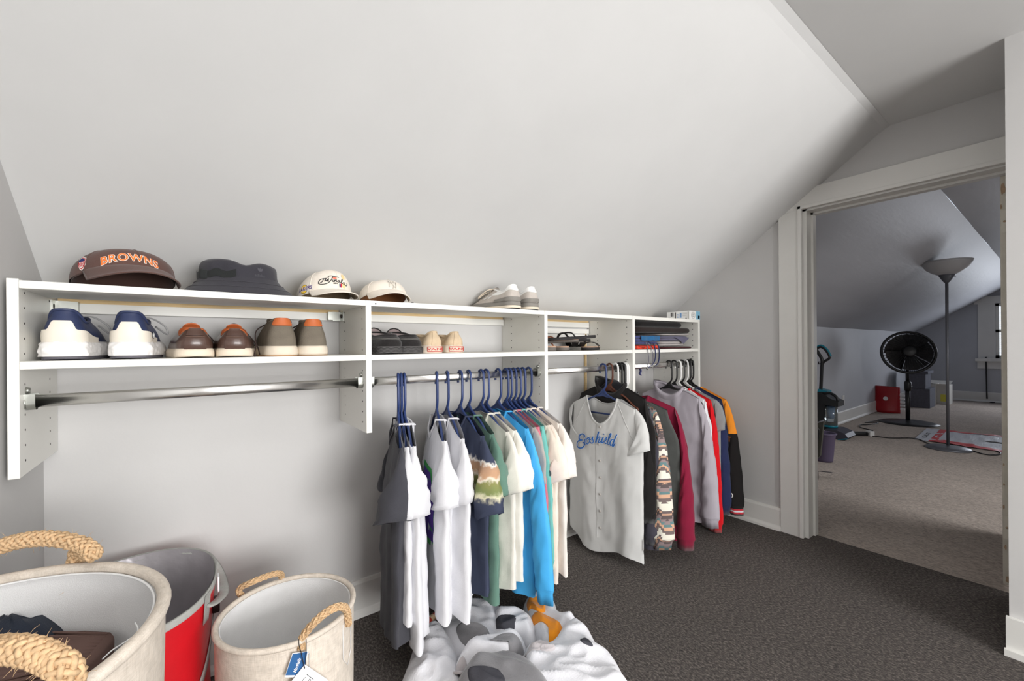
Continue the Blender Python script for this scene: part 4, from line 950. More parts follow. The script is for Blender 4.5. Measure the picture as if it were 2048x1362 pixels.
HL = ['first navy hanger of the bunch of three holding the charcoal t-shirt', 'middle navy hanger of the bunch of three at the left end', 'last navy hanger of the bunch of three at the left end', 'navy hanger holding the white t-shirt with purple print', 'navy hanger holding the loose-necked white t-shirt', 'navy hanger holding the tie-dyed t-shirt', 'navy hanger holding the sage green t-shirt', 'navy hanger holding the ivory t-shirt', 'navy hanger holding the off-white cuffed t-shirt', 'navy hanger holding the sky blue long-sleeved shirt', 'navy hanger holding the grey beige t-shirt', 'navy hanger holding the rose pink shirt', 'navy hanger holding the teal shirt', 'navy hanger holding the beige t-shirt', 'navy hanger holding the warm cream t-shirt', 'navy hanger holding the pale cream t-shirt nearest the panel']
TB = {}
for i, (px, label, m, kw) in enumerate(tees):
    kw = dict(kw); rz = kw.pop('rz', 0.0); sleeve = kw.pop('sleeve', 'short')
    make_hanger(px, NAVYP, HL[i], hg, rz)
    nm = 't_shirt' if sleeve == 'short' else 'long_sleeved_shirt'
    TB[px] = garment(nm, label, 'shirt', hx(px), m, g2, rz, sleeve, **kw)
# prints
t, b = TB[873]
GRN = mat('green_print', rgb(70, 180, 90), 0.8); VIO = mat('violet_print', rgb(104, 72, 176), 0.8)
for nm, m, pts, o in (('print_border', GRN, [(-.10, -.30), (.03, -.30), (.06, -.42), (.0, -.56), (-.13, -.56), (-.15, -.40)], .0010), ('print', VIO, [(-.09, -.315), (.015, -.315), (.042, -.42), (-.01, -.545), (-.115, -.54), (-.135, -.40)], .0018)):
    c = (sum(p[0] for p in pts) / 6, sum(p[1] for p in pts) / 6); grid = []
    for k in range(7): grid.append([b.yz(lerp(c[0], q[0], k / 6), lerp(c[1], q[1], k / 6), o) for q in [(lerp(pts[j][0], pts[(j + 1) % 6][0], e / 4), lerp(pts[j][1], pts[(j + 1) % 6][1], e / 4)) for j in range(6) for e in range(4)]])
    MB().loft(grid).build(nm, m, t)
t, b = TB[937]
DG = mat('dark_green_print', rgb(66, 96, 90), 0.8)
lo = MB()
for pts, w in (([(-.150, -.620), (-.150, -.700), (-.085, -.700)], .004), ([(-.150, -.620), (-.120, -.605), (-.085, -.620), (-.085, -.640)], .004), ([(-.140, -.645), (-.095, -.645)], .010), ([(-.118, -.645), (-.118, -.675)], .012), ([(-.140, -.680), (-.095, -.680)], .009), ([(-.150, -.712), (-.09, -.712)], .003), ([(-.148, -.724), (-.095, -.724)], .0025)):
    d = []
    for q0, q1 in zip(pts, pts[1:]): d += [(lerp(q0[0], q1[0], k / 5), lerp(q0[1], q1[1], k / 5)) for k in range(6)]
    ribbon(lo, d, w, lambda y, z: b.yz(y, z, 0.0014))
lo.build('emblem_print', DG, t)
# logo on the cream tee sleeve
t, b = TB[1045]
GL = mat('slate_logo', rgb(92, 104, 110), 0.8)
# rests on the outer face of the near sleeve
row = SLV[(t.name, -1)][13]; lp = row[6]
MB().tube([lp + Vector((-0.003, -0.004 + 0.011 * math.cos(a), 0.011 * math.sin(a))) for a in [lerp(0.8, 5.6, k / 12) for k in range(13)]], 0.0022, 5).build('sleeve_logo', GL, t)
# brown scarf end hanging behind the green tee
BRW = cloth('tan_knit', rgb(196, 164, 132))
sx = hx(905)
sc_ = thing('tan_sash', 'tan fabric sash end hanging low behind the white t-shirts', 'sash', (sx + 0.06, RODY + 0.02, 0.15), 0.0)
rr = []
for i in range(12):
    q = i / 11; z = 0.35 - q * 0.30; w = 0.020 + 0.012 * sm((q - .5) * 2) ; tw = q * 1.2
    rr.append([(0.012 * math.sin(a) + 0.006 * math.sin(q * 9), w * math.cos(a) + 0.005 * math.sin(q * 7 + a * 2), z + 0.006 * math.cos(a * 2) * q) for a in ring_angles(12)])
MB().loft(rr, True, True, True).build('cloth_end', BRW, sc_); MB().tube([(0.014 * math.cos(a), 0.034 * math.sin(a), 0.145) for a in ring_angles(14)], 0.008, 6, closed=True).build('knot', BRW, sc_)

# ------------------------------------------------------------------ third bay
g3 = 'clothes hanging in the third bay'
JER = mat('pale_grey_jersey', rgb(206, 206, 204), 0.75, 0, 0.02, 20, 0.12, 700, 0.2)
BLKJ = cloth('black_nylon', rgb(34, 32, 32)); BLKH = cloth('black_puffer', rgb(44, 44, 50)); CHT = cloth('dark_slate_cotton', rgb(70, 68, 78)); MAROON = cloth('maroon_cotton', rgb(128, 26, 54)); WSHIRT = cloth('pale_grey_shirt', rgb(200, 202, 202)); VEST = cloth('dark_green_grey_nylon', rgb(76, 78, 76))
make_hanger(1206, NAVYP, 'navy hanger holding the grey button jersey', 'hangers in the third bay', 0.06)
jx = hx(1206)
jt, jb = garment('baseball_jersey', 'pale grey button jersey with blue script lettering', 'jersey', jx, JER, g3, 0.06, 'short', sl=0.185, sh=0.176, half=0.212, length=0.750, nearlong=-0.010, thick=0.040, neck=0.089, drop=0.125, bdrop=0.035, seed=31, fold=0.018, hemvar=0.020, kf=1.5, collar_r=0.005, slk=dict(hem=0.165, arm=0.19, ht1=0.036, ang=68))
# placket, buttons
pl = MB(); pl.loft([[jb.yz(y, lerp(-0.272, -0.800, i / 24), 0.002) for y in (-0.026, -0.012, 0.0, 0.010)] for i in range(25)], closed=False); pl.build('placket', JER, jt)
for k in range(7):
    c = jb.yz(-0.010, -0.284 - k * 0.078, 0.004)
    MB().lathe([(0.0, -0.0025), (0.004, -0.0022), (0.0056, -0.001), (0.0056, 0.001)], 12, tuple(c), 'X').build('button', mat('grey_button', rgb(186, 180, 174), 0.4), jt)
for sy in (-1, 1):
    MB().tube([jb.yz(lerp(0.088, 0.172, i / 10) * sy, lerp(-0.160, -0.320, i / 10) + 0.0, 0.0006) for i in range(11)], 0.0012, 4).build('raglan_seam', JER, jt)
EB = mat('royal_blue_twill', rgb(40, 102, 178), 0.6); EW = mat('white_twill_edge', rgb(240, 244, 250), 0.6)
def jmap(x, y):
    p = onX(1140 + x / 17.03, 830 + y / 17.03, jx - 0.045); return (p.y - RODY, p.z - HZ)
ecos = [([(500, 770), (520, 700), (470, 650), (400, 650), (335, 700), (330, 780), (370, 840), (440, 845)], 44), ([(440, 845), (330, 870), (265, 950), (275, 1050), (350, 1105), (440, 1100), (500, 1050), (520, 980), (495, 930), (450, 940)], 46),
        ([(575, 800), (545, 830), (535, 920), (555, 1010)], 26), ([(650, 760), (600, 810), (590, 920), (630, 970), (690, 900), (695, 790), (650, 760), (640, 800), (700, 830), (770, 800)], 28), ([(790, 730), (780, 800), (805, 880), (790, 940), (740, 930), (720, 900)], 28),
        ([(965, 560), (930, 720), (880, 930)], 46), ([(900, 850), (960, 760), (1010, 745), (985, 850), (970, 920), (1010, 935), (1050, 880)], 30), ([(1110, 760), (1065, 880), (1080, 945), (1130, 900)], 36), ([(1110, 640), (1120, 675)], 40),
        ([(1150, 890), (1200, 850), (1215, 780), (1180, 790), (1155, 880), (1180, 970), (1225, 960)], 28), ([(1240, 940), (1320, 760), (1335, 650), (1300, 680), (1265, 850), (1265, 980), (1290, 1010)], 30),
        ([(1430, 850), (1370, 850), (1330, 950), (1345, 1035), (1400, 1000), (1440, 880)], 32), ([(1515, 680), (1460, 850), (1410, 1040), (1440, 1060), (1490, 980)], 44)]
for nm, m, gw, o in (('lettering_edge', EW, 26, 0.0045), ('lettering', EB, 4, 0.0056)):
    g = MB()
    for pts, w in ecos:
        q = bez([(a, c, 0) for a, c in pts], 6)
        ribbon(g, [(v.x, v.y) for v in q], w + gw, lambda x, y: jb.yz(*jmap(x, y), o))
    g.build(nm, m, jt)
make_hanger(1219, BROWNP, 'brown hanger holding the black hooded jacket', 'hangers in the third bay', 0.0, stem=0.0)
bj, bb_ = garment('hooded_jacket', 'black hooded jacket hanging right behind the grey jersey', 'jacket', hx(1222), BLKJ, g3, 0.06, 'long', sl=0.5, sh=0.182, half=0.232, length=0.62, thick=0.020, neck=0.085, drop=0.06, seed=32, fold=0.010, collar_kind=0.050, collar_m=BLKJ, stem=-0.045, slk=dict(ht1=.024, out=.05, hem=.09))
hd = MB(); 
for i in range(1): pass
rr = []
for i in range(9):
    q = i / 8; r = 0.105 * math.sin(math.pi * (0.12 + 0.76 * q)) ; rr.append([(0.010 + 0.030 * math.cos(a) * math.sin(math.pi * (.1 + .8 * q)), r * math.sin(a) * 1.05, -0.100 - 0.12 * q + 0.030 * math.cos(a) + 0.006 * noise.noise((a, q * 5, 2))) for a in ring_angles(18)])
MB().loft(rr, True, True, True).build('hood', BLKH, bj)
make_hanger(1230, WHITEP, 'white hanger holding the dark slate shirt', 'hangers in the third bay', 0.0)
garment('long_sleeved_shirt', 'dark slate shirt showing below the jersey sleeve', 'shirt', hx(1231), CHT, g3, 0.1, 'long', sl=0.56, sh=0.178, half=0.22, length=0.72, thick=0.016, seed=33, fold=0.010, slk=dict(ht1=.026, out=.045, hem=.09))
def aztec():
    m = bpy.data.materials.new('aztec_print_fabric'); m.use_nodes = True; nt = m.node_tree; b = nt.nodes['Principled BSDF']; b.inputs['Roughness'].default_value = 0.85; b.inputs['Specular IOR Level'].default_value = 0.15
    tc = nt.nodes.new('ShaderNodeTexCoord'); sp = nt.nodes.new('ShaderNodeSeparateXYZ'); nt.links.new(tc.outputs['Object'], sp.inputs[0])
    def M(op, a, b_=None, c=None):
        n = nt.nodes.new('ShaderNodeMath'); n.operation = op
        for i, v in enumerate((a, b_, c)):
            if v is None: continue
            if isinstance(v, (int, float)): n.inputs[i].default_value = v
            else: nt.links.new(v, n.inputs[i])
        return n.outputs[0]
    # stepped diamonds: sideways distance quantised, added to height, wrapped into bands
    side = M('ADD', sp.outputs['Y'], M('MULTIPLY', sp.outputs['X'], 0.8))
    tri = M('PINGPONG', side, 0.026)
    stepv = M('MULTIPLY', M('FLOOR', M('DIVIDE', M('MULTIPLY', tri, 1.0), 0.0044)), 0.0095)
    zz = M('MULTIPLY', M('FLOOR', M('DIVIDE', sp.outputs['Z'], 0.004)), 0.004)
    v1 = M('FRACT', M('DIVIDE', M('ADD', zz, stepv), 0.125))
    r = nt.nodes.new('ShaderNodeValToRGB'); r.color_ramp.interpolation = 'CONSTANT'; e = r.color_ramp.elements
    cols = [(0.0, rgb(232, 228, 214)), (0.26, rgb(120, 106, 104)), (0.40, rgb(214, 170, 142)), (0.52, rgb(104, 134, 136)), (0.62, rgb(150, 132, 132)), (0.74, rgb(98, 88, 88)), (0.86, rgb(206, 164, 138)), (0.93, rgb(110, 98, 98))]
    e[0].position = 0; e[0].color = (*cols[0][1], 1); e[1].position = cols[-1][0]; e[1].color = (*cols[-1][1], 1)
    for p, c in cols[1:-1]: k = e.new(p); k.color = (*c, 1)
    nt.links.new(v1, r.inputs[0])
    # small dark arrowheads inside the cream rows
    v2 = M('FRACT', M('DIVIDE', M('ADD', zz, 0.02), 0.125)); d2 = M('ABSOLUTE', M('SUBTRACT', M('FRACT', M('DIVIDE', side, 0.052)), 0.5))
    inside = M('LESS_THAN', M('ADD', M('MULTIPLY', d2, 1.1), M('ABSOLUTE', M('SUBTRACT', v2, 0.2))), 0.12)
    mx = nt.nodes.new('ShaderNodeMix'); mx.data_type = 'RGBA'; nt.links.new(inside, mx.inputs['Factor']); nt.links.new(r.outputs[0], mx.inputs['A']); mx.inputs['B'].default_value = (*rgb(92, 94, 92), 1)
    nt.links.new(mx.outputs['Result'], b.inputs['Base Color']); return m
AZ = aztec()
make_hanger(1238, BLACKP, 'black hanger holding the patterned jacket', 'hangers in the third bay', 0.0)
azt, azb = garment('patterned_jacket', 'jacket with cream, peach and teal zigzag print', 'jacket', hx(1239), AZ, g3, 0.12, 'long', sl=0.57, sh=0.185, half=0.225, length=0.70, thick=0.024, seed=34, fold=0.012, collar_kind=0.03, slk=dict(ht1=.050, out=.085, hem=.115, arm=.18))
make_hanger(1244, BLACKP, 'black hanger holding the dark quilted vest', 'hangers in the third bay', 0.0)
garment('puffer_vest', 'dark green grey quilted vest behind the patterned jacket', 'vest', hx(1245), VEST, g3, 0.3, 'none', sh=0.2, half=0.25, length=0.66, thick=0.022, skew=0.055, dy=-0.012, seed=35, fold=0.006, quilt=0.012, collar_kind=0.04)
make_hanger(1248, WHITEP, 'white hanger holding the pale grey shirt', 'hangers in the third bay', 0.0)
garment('collared_shirt', 'pale grey shirt peeking out behind the quilted vest', 'shirt', hx(1247), WSHIRT, g3, 0.36, 'none', sl=0.164, sh=0.182, half=0.220, length=0.60, thick=0.010, skew=0.06, seed=36, fold=0.006, collar_kind=0.045, slk=dict(ht1=0.012, a1=82))
garment('long_sleeved_shirt', 'maroon shirt with long sleeves beside the lilac pullover', 'shirt', hx(1250), MAROON, g3, 0.46, 'long', sl=0.6, sh=0.182, half=0.235, length=0.75, thick=0.016, skew=0.11, dy=-0.055, seed=37, fold=0.010, slk=dict(ht1=.026, out=0.085, hem=.085))
make_hanger(1251, WHITEP, 'white hanger holding the maroon shirt', 'hangers in the third bay', 0.0)

# ------------------------------------------------------------------ fourth bay
g4 = 'clothes hanging in the fourth bay'; h4 = 'hangers in the fourth bay'
LIL = mat('lilac_grey_jersey', rgb(172, 166, 174), 0.7, 0, 0.03, 20, 0.1, 600, 0.25); REDC = cloth('bright_red_cotton', rgb(214, 22, 32)); GRC = cloth('heather_grey_cotton', rgb(150, 152, 152)); NVC = cloth('navy_fleece', rgb(42, 50, 86)); NV2 = cloth('dark_navy_cotton', rgb(34, 40, 66)); ORC = cloth('orange_fleece', rgb(246, 152, 52)); BKC = cloth('black_fleece', rgb(36, 34, 34)); WHC = cloth('white_knit', rgb(228, 228, 232)); RST = cloth('red_white_rib', rgb(206, 60, 70))
make_hanger(1338, BLACKP, 'black hanger holding the lilac pullover', h4, 0.04, 0.150)
lt, lb_ = garment('pullover', 'lilac grey pullover with funnel collar facing the room', 'pullover', hx(1338), LIL, g4, 0.04, 'long', sl=0.6, sh=0.165, half=0.211, length=0.72, thick=0.032, neck=0.085, drop=0.055, seed=41, fold=0.014, kf=1.4, collar_kind=0.050, hemvar=0.006, slk=dict(ht1=.036, out=.105, hem=.105, arm=.18))
lg_ = MB()
for pts in ([(.030, -.265), (.045, -.255), (.060, -.265)],): ribbon(lg_, pts, 0.003, lambda y, z: lb_.yz(y, z, 0.002))
ribbon(lg_, [(lerp(.016, .072, k / 8), -.272) for k in range(9)], 0.006, lambda y, z: lb_.yz(y, z, 0.002))
lg_.build('chest_logo', mat('grey_logo_print', rgb(130, 126, 134), 0.7), lt)
make_hanger(1348, BLACKP, 'black hanger just behind the lilac pullover', h4, 0.0)
garment('sweater', 'white knit sweater mostly hidden behind the lilac pullover', 'sweater', hx(1348), WHC, g4, 0.06, 'long', sl=0.55, sh=0.169, half=0.207, length=0.62, thick=0.012, seed=42, fold=0.006, slk=dict(ht1=.022, out=.05, hem=.09))
make_hanger(1356, WHITEP, 'white hanger holding the bright red shirt', h4, 0.0)
garment('long_sleeved_shirt', 'bright red shirt behind the lilac pullover', 'shirt', hx(1357), REDC, g4, 0.03, 'long', sl=0.64, sh=0.18, half=0.211, length=0.66, thick=0.014, seed=43, fold=0.008, slk=dict(ht1=.026, out=0.06, hem=.08))
make_hanger(1363, BLACKP, 'black hanger holding the heather grey shirt', h4, 0.0)
garment('t_shirt', 'heather grey shirt between the red and navy tops', 'shirt', hx(1364), GRC, g4, 0.06, 'short', sl=0.164, sh=0.185, half=0.211, length=0.60, thick=0.010, seed=44, fold=0.006, slk=dict(ht1=0.016, a1=82))
make_hanger(1370, WHITEP, 'white hanger holding the navy fleece', h4, 0.0)
garment('sweatshirt', 'navy fleece sweatshirt with ribbed cuff', 'sweatshirt', hx(1371), NVC, g4, 0.04, 'long', sl=0.56, sh=0.188, half=0.215, length=0.58, thick=0.016, seed=45, fold=0.008, slk=dict(ht1=.030, out=0.06, hem=.09))
garment('sweatshirt', 'dark navy sweatshirt squeezed beside the orange jacket', 'sweatshirt', hx(1376), NV2, g4, 0.03, 'long', sl=0.54, sh=0.188, half=0.215, length=0.58, thick=0.010, seed=46, fold=0.006, slk=dict(ht1=.022, out=0.05, hem=.09))
make_hanger(1376, BLACKP, 'black hanger holding the dark navy sweatshirt', h4, 0.0)
def block_mat():
    m = bpy.data.materials.new('black_orange_fleece'); m.use_nodes = True; nt = m.node_tree; b = nt.nodes['Principled BSDF']; b.inputs['Roughness'].default_value = 0.9; b.inputs['Specular IOR Level'].default_value = 0.1
    tc = nt.nodes.new('ShaderNodeTexCoord'); sp = nt.nodes.new('ShaderNodeSeparateXYZ'); nt.links.new(tc.outputs['Object'], sp.inputs[0])
    r = nt.nodes.new('ShaderNodeValToRGB'); r.color_ramp.interpolation = 'CONSTANT'; e = r.color_ramp.elements
    mr = nt.nodes.new('ShaderNodeMapRange'); mr.inputs['From Min'].default_value = -1.0; mr.inputs['From Max'].default_value = 0.0; nt.links.new(sp.outputs['Z'], mr.inputs['Value'])
    nt.links.new(mr.outputs[0], r.inputs[0]); e[0].color = (*rgb(36, 34, 34), 1); e[1].position = 0.615; e[1].color = (*rgb(246, 152, 52), 1)
    nt.links.new(r.outputs[0], b.inputs['Base Color']); return m
make_hanger(1381, BLACKP, 'black hanger holding the orange and black jacket', h4, 0.0)
ojt, ojb = garment('varsity_jacket', 'black jacket with orange shoulders and a striped red cuff', 'jacket', hx(1382), block_mat(), g4, 0.02, 'long', sl=0.56, sh=0.198, half=0.215, length=0.58, thick=0.020, seed=47, fold=0.008, m_cuff=BKC, slk=dict(ht1=.040, out=0.09, hem=.095))
# stripes on the near cuff and a small round emblem
rr_ = SLV[(ojt.name, -1)]; e = rr_[-1]; cen = sum(e, Vector()) / len(e); d_ = (cen - sum(rr_[-2], Vector()) / len(e)).normalized()
for k, (m, a, bq) in enumerate(((RST, 0.012, 0.021), (WHC, 0.021, 0.029), (RST, 0.029, 0.038))):
    MB().loft([[cen + (p - cen) * 0.885 + d_ * a for p in e], [cen + (p - cen) * 0.88 + d_ * bq for p in e]]).build('cuff_stripe', m, ojt)
lp = rr_[-4][6] + Vector((-0.001, 0, 0))
MB().tube([lp + Vector((-0.002, 0.010 * math.cos(a), 0.011 * math.sin(a))) for a in ring_angles(16)], 0.0026, 5, closed=True).build('round_emblem', WTXT, ojt)
lp = rr_[10][6]; st_ = MB()
for pts in ([(-.02, .012), (.02, .012)], [(-.012, .012), (-.012, -.012)], [(0.002, .012), (0.002, -.012)], [(.014, .012), (.014, -.012)]): ribbon(st_, pts, 0.0035, lambda y, z: lp + Vector((-0.003, y, z)))
st_.build('tonal_print', mat('dark_orange_print', rgb(210, 112, 30), 0.8), ojt)
# ================================================================== folded things and sandals on the middle shelf
def sandal(name, label, loc, rz, m_sole, m_foot, m_strap, L=0.25, W=0.088, th=0.016, kind='thong', tiltx=0.0, tilty=0.0, group='sandals in the third bay'):
    t = thing(name, label, 'sandal', loc, 0, group, rot=(tiltx, tilty, rz))
    def out(q):
        w = lerp(0.34, 0.5, sm((q - .1) / .55)) * W
        if q < .12: w *= math.sqrt(max(0, 1 - (1 - q / .12) ** 2))
        if q > .72: w *= math.sqrt(max(0, 1 - ((q - .72) / .28) ** 2))
        return w
    ring = [(out(q), q * L) for q in [(1 - math.cos(math.pi * k / 16)) / 2 for k in range(17)]]; ring = ring + [(-x, y) for x, y in ring[-2:0:-1]]
    MB().loft([[(x * k, L / 2 + (y - L / 2) * k, z) for x, y in ring] for k, z in ((0.97, 0.0), (1.0, 0.003), (1.0, th * .7))], True, True, True).build('sole', m_sole, t)
    MB().loft([[(x * k, L / 2 + (y - L / 2) * k, z) for x, y in ring] for k, z in ((1.0, th * .7), (0.99, th), (0.93, th * .92))], True, False, True).build('footbed', m_foot, t)
    if kind == 'thong':
        for s in (-1, 1): MB().tube(bez([(0, L * .76, th), (s * .012, L * .70, th + .016), (s * .036, L * .56, th + .018), (s * .042, L * .48, th - .002)], 6), 0.0065, 8, flat=0.5).build('strap', m_strap, t)
    else:
        for y0 in (L * .58, L * .74):
            arc = [(W * .5 * math.cos(a), math.sin(a) * 0.030 + th * .6) for a in [math.pi * k / 12 for k in range(13)]]
            MB().loft([[(x, y0 + d, z) for x, z in arc] for d in (-.016, .016)] + [[(x * .95, y0 + d, z - .003) for x, z in arc] for d in (.016, -.016)] + [[(x, y0 - .016, z) for x, z in arc]], closed=False).build('strap', m_strap, t)
    return t
BKL = mat('black_leather', rgb(30, 28, 27), 0.5, 0, 0.1, 40); GREYS = mat('grey_foam', rgb(112, 106, 100), 0.8); TANF = mat('tan_footbed', rgb(196, 162, 138), 0.7, 0, 0.08, 30); BRNS = mat('brown_strap', rgb(150, 84, 50), 0.6); BKF = mat('black_foam', rgb(44, 42, 42), 0.8)
zz = ZM + 0.001
sandal('flip_flop', 'tan and grey flip-flop lying at the left of the third bay', (1.225, 1.325, zz), 0.08, GREYS, TANF, BRNS, th=0.022)
sandal('flip_flop', 'tan and grey flip-flop second from the left in the third bay', (1.325, 1.345, zz), 0.10, GREYS, TANF, BRNS, th=0.020)
sandal('sandal', 'flat black sandal lying on the shelf under the pile', (1.47, 1.37, zz), -0.95, BKF, TANF, BKL, th=0.018, kind='band')
sandal('sandal', 'black sandal with heavy straps lying upside down in the pile', (1.375, 1.55, zz + 0.056), -1.85, BKF, GREYS, BKL, th=0.018, kind='band', tilty=3.14159)
sandal('sandal', 'grey black sandal resting on top of the pile', (1.52, 1.36, zz + 0.058), 1.2, BKF, BKF, BKL, th=0.014, kind='thong', tiltx=-0.06)
sandal('flip_flop', 'brown flip-flop tilted behind the tan pair', (1.42, 1.37, zz + 0.040), 0.55, GREYS, TANF, BRNS, th=0.014, tiltx=-0.05)

def folded(name, label, cat, x0, x1, y0, y1, z0, h, m, seed, lobes=2, group='folded clothes in the fourth bay', wav=0.006):
    cx, cy = (x0 + x1) / 2, (y0 + y1) / 2; t = thing(name, label, cat, (cx, cy, z0), 0, group)
    a, b = (x1 - x0) / 2, (y1 - y0) / 2
    for l in range(lobes):
        za, zb = h * l / lobes, h * (l + 1) / lobes; rings = []
        for i in range(9):
            q = i / 8; z = lerp(za, zb, q); k = (max(0, 1 - (2 * q - 1) ** 2)) ** 0.5; ins = 0.010 * (1 - k) + 0.006 * ((l * 37 + seed * 11) % 5) / 5
            ring = []
            for th in ring_angles(44):
                c, s = math.cos(th), math.sin(th); e = 0.35
                x = math.copysign(abs(c) ** e, c) * (a - ins); y = math.copysign(abs(s) ** e, s) * (b - ins)
                w = wav * noise.noise((x * 14 + seed, y * 14, l * 3.1)) ; top = wav * 0.7 * noise.noise((x * 9, y * 9 + seed, 5 + l + q))
                ring.append((x + w, y + w, max(0.0, z + (top if 0 < i < 8 or l > 0 else max(0, top)))))
            rings.append(ring)
        MB().loft(rings, True, True, True).build('fold_layer', m, t)
    return t
BLKK = cloth('black_knit', rgb(26, 24, 24)); BRK = cloth('black_brown_knit', rgb(42, 34, 32)); LILF = cloth('slate_blue_grey_cloth', rgb(94, 92, 112)); GRF = cloth('light_grey_cloth', rgb(176, 170, 168)); NVS = cloth('slate_navy_cloth', rgb(70, 76, 120)); BLS = cloth('teal_blue_cloth', rgb(44, 96, 140)); REDP = mat('red_orange_patterned_cloth', rgb(196, 56, 36), 0.9, 0, 0.9, 70)
MAR2 = cloth('dark_maroon_cloth', rgb(64, 22, 26))
z = ZM + 0.0008
folded('folded_trousers', 'thin black folded cloth lying flat on the shelf bottom', 'clothing', 2.00, 2.300, 1.300, 1.52, z, 0.012, MAR2, 1, 1, wav=0.002)
folded('folded_shirt', 'red and orange patterned folded cloth at the bottom left', 'clothing', 1.742, 1.985, 1.302, 1.50, z, 0.020, REDP, 2, 1, wav=0.003)
folded('folded_shirt', 'light grey folded cloth in the middle of the stack', 'clothing', 1.995, 2.235, 1.31, 1.51, z + 0.0165, 0.024, GRF, 3, 2, wav=0.003)
folded('folded_shorts', 'slate navy shorts with long drawstrings at the left of the stack', 'clothing', 1.742, 1.965, 1.296, 1.50, z + 0.0245, 0.046, NVS, 4, 3, wav=0.003)
fs = [o for o in C.objects if o.name.startswith('folded_shorts') and o.type == 'EMPTY'][-1]
MB().loft([[(lerp(-.07, .09, i / 12), -0.106 - 0.004 * math.sin(i), 0.046 - 0.003 * abs(math.sin(i * .9)) - dz) for i in range(13)] for dz in (0.0, 0.014 , 0.024)], closed=False).build('waistband', BLS, fs)
for k, pts in enumerate(([(-.03, -.104, .012), (-.028, -.112, -.020), (-.02, -.114, -.075), (-.03, -.112, -.112)], [(-.015, -.104, .012), (.005, -.114, -.025), (.015, -.114, -.07), (.012, -.112, -.105)])):
    MB().tube(bez(pts, 8), 0.0022, 6).build('drawstring', mat('grey_cord', rgb(110, 108, 118), 0.8), fs)
    MB().tube([pts[-1], Vector(pts[-1]) + Vector((0, 0, -0.016))], 0.0024, 6).build('aglet', STEEL, fs)
for pts in ([(.00, -.100, .014), (.02, -.114, .004), (.035, -.115, -.05), (.02, -.114, -.095), (-.03, -.108, -.122)], [(.03, -.100, .012), (.055, -.115, .0), (.068, -.115, -.05), (.06, -.113, -.095), (.035, -.110, -.112)]):
    MB().tube(bez(pts, 8), 0.0065, 8, flat=0.25).build('tie_strap', NVS, fs)
folded('folded_shirt', 'slate blue grey folded shirt with a drooping corner', 'clothing', 1.985, 2.262, 1.305, 1.51, z + 0.0445, 0.026, LILF, 5, 2, wav=0.003)
fq = [o for o in C.objects if o.name.startswith('folded_shirt') and o.type == 'EMPTY'][-1]
MB().loft([[(-.03, -.104, .02), (.06, -.106, .022), (.12, -.104, .018)], [(0.01, -.110, .004), (.05, -.112, .004), (.10, -.108, .008)], [(.045, -.110, -.016), (.05, -.110, -.018), (.055, -.110, -.016)]], closed=False).build('drooping_corner', LILF, fq)
folded('folded_shirt', 'thin white folded shirt under the black sweaters', 'clothing', 1.99, 2.29, 1.305, 1.51, z + 0.0735, 0.010, GRF, 8, 1, wav=0.002)
folded('folded_sweater', 'black brown folded sweater wider than the one above', 'clothing', 1.745, 2.292, 1.300, 1.51, z + 0.086, 0.030, BRK, 6, 1, wav=0.004)
folded('folded_sweater', 'black folded sweater on top of the stack', 'clothing', 1.745, 2.215, 1.305, 1.51, z + 0.1175, 0.028, BLKK, 7, 1, wav=0.003)
# small navy cord end hanging under the rod
tn = thing('navy_lanyard', 'short navy cord end hanging below the fourth rod', 'cord', tuple(onY(1280, 742, 1.338)), 0)
MB().tube(bez([(0, 0, .012), (0.004, -.001, 0), (-.002, 0, -.014), (.008, 0, -.022)], 5), 0.007, 6, flat=0.4).build('cord_end', NVS, tn)
# ================================================================== baskets and bag
LINEN = weave_mat('linen_weave', rgb(226, 216, 204)); LINENI = cloth('white_linen_lining', rgb(240, 240, 240), 0.02); ROPE = mat('jute_rope', rgb(208, 176, 138), 0.9, 0, 0.2, 160, 0.0, 400, 0.1)
def braid(path, r, name, parent, strands=4, turns=40.0, fuzz=0):
    P = [Vector(p) for p in path]; m = len(P); fr = []; prev = None
    for i in range(m):
        t = (P[min(i + 1, m - 1)] - P[max(i - 1, 0)]).normalized()
        if prev is None: nrm = t.orthogonal().normalized()
        else: nrm = (prev - t * prev.dot(t)).normalized()
        prev = nrm; fr.append((P[i], nrm, t.cross(nrm)))
    o = MB().tube(P, r * 0.72, 10).build(name, ROPE, parent)
    for sgn in (1, -1):
        for k in range(strands):
            pts = []
            for i, (p, a, b) in enumerate(fr):
                an = sgn * turns * i / m + 2 * math.pi * k / strands; rr = r * (0.80 + 0.11 * sgn * math.cos(strands * turns * i / m))
                pts.append(p + a * (rr * math.cos(an)) + b * (rr * math.sin(an)))
            MB().tube(pts, r * 0.24, 5).build('rope_strand', ROPE, o)
    if fuzz:
        rn = random.Random(5); g = MB()
        for _ in range(fuzz):
            p, a, b = rn.choice(fr); an = rn.uniform(0, 6.28); d = a * math.cos(an) + b * math.sin(an); q = p + d * r * .9
            l = rn.uniform(.004, .014); e = q + d * l + Vector((rn.uniform(-.004, .004), rn.uniform(-.004, .004), rn.uniform(-.004, .004)))
            g.tube([q, q.lerp(e, .5) + Vector((0, 0, rn.uniform(-.001, .002))), e], [0.00035, 0.0003, 0.00015], 3)
        g.build('rope_fibres', ROPE, o, kind='stuff')
    return o
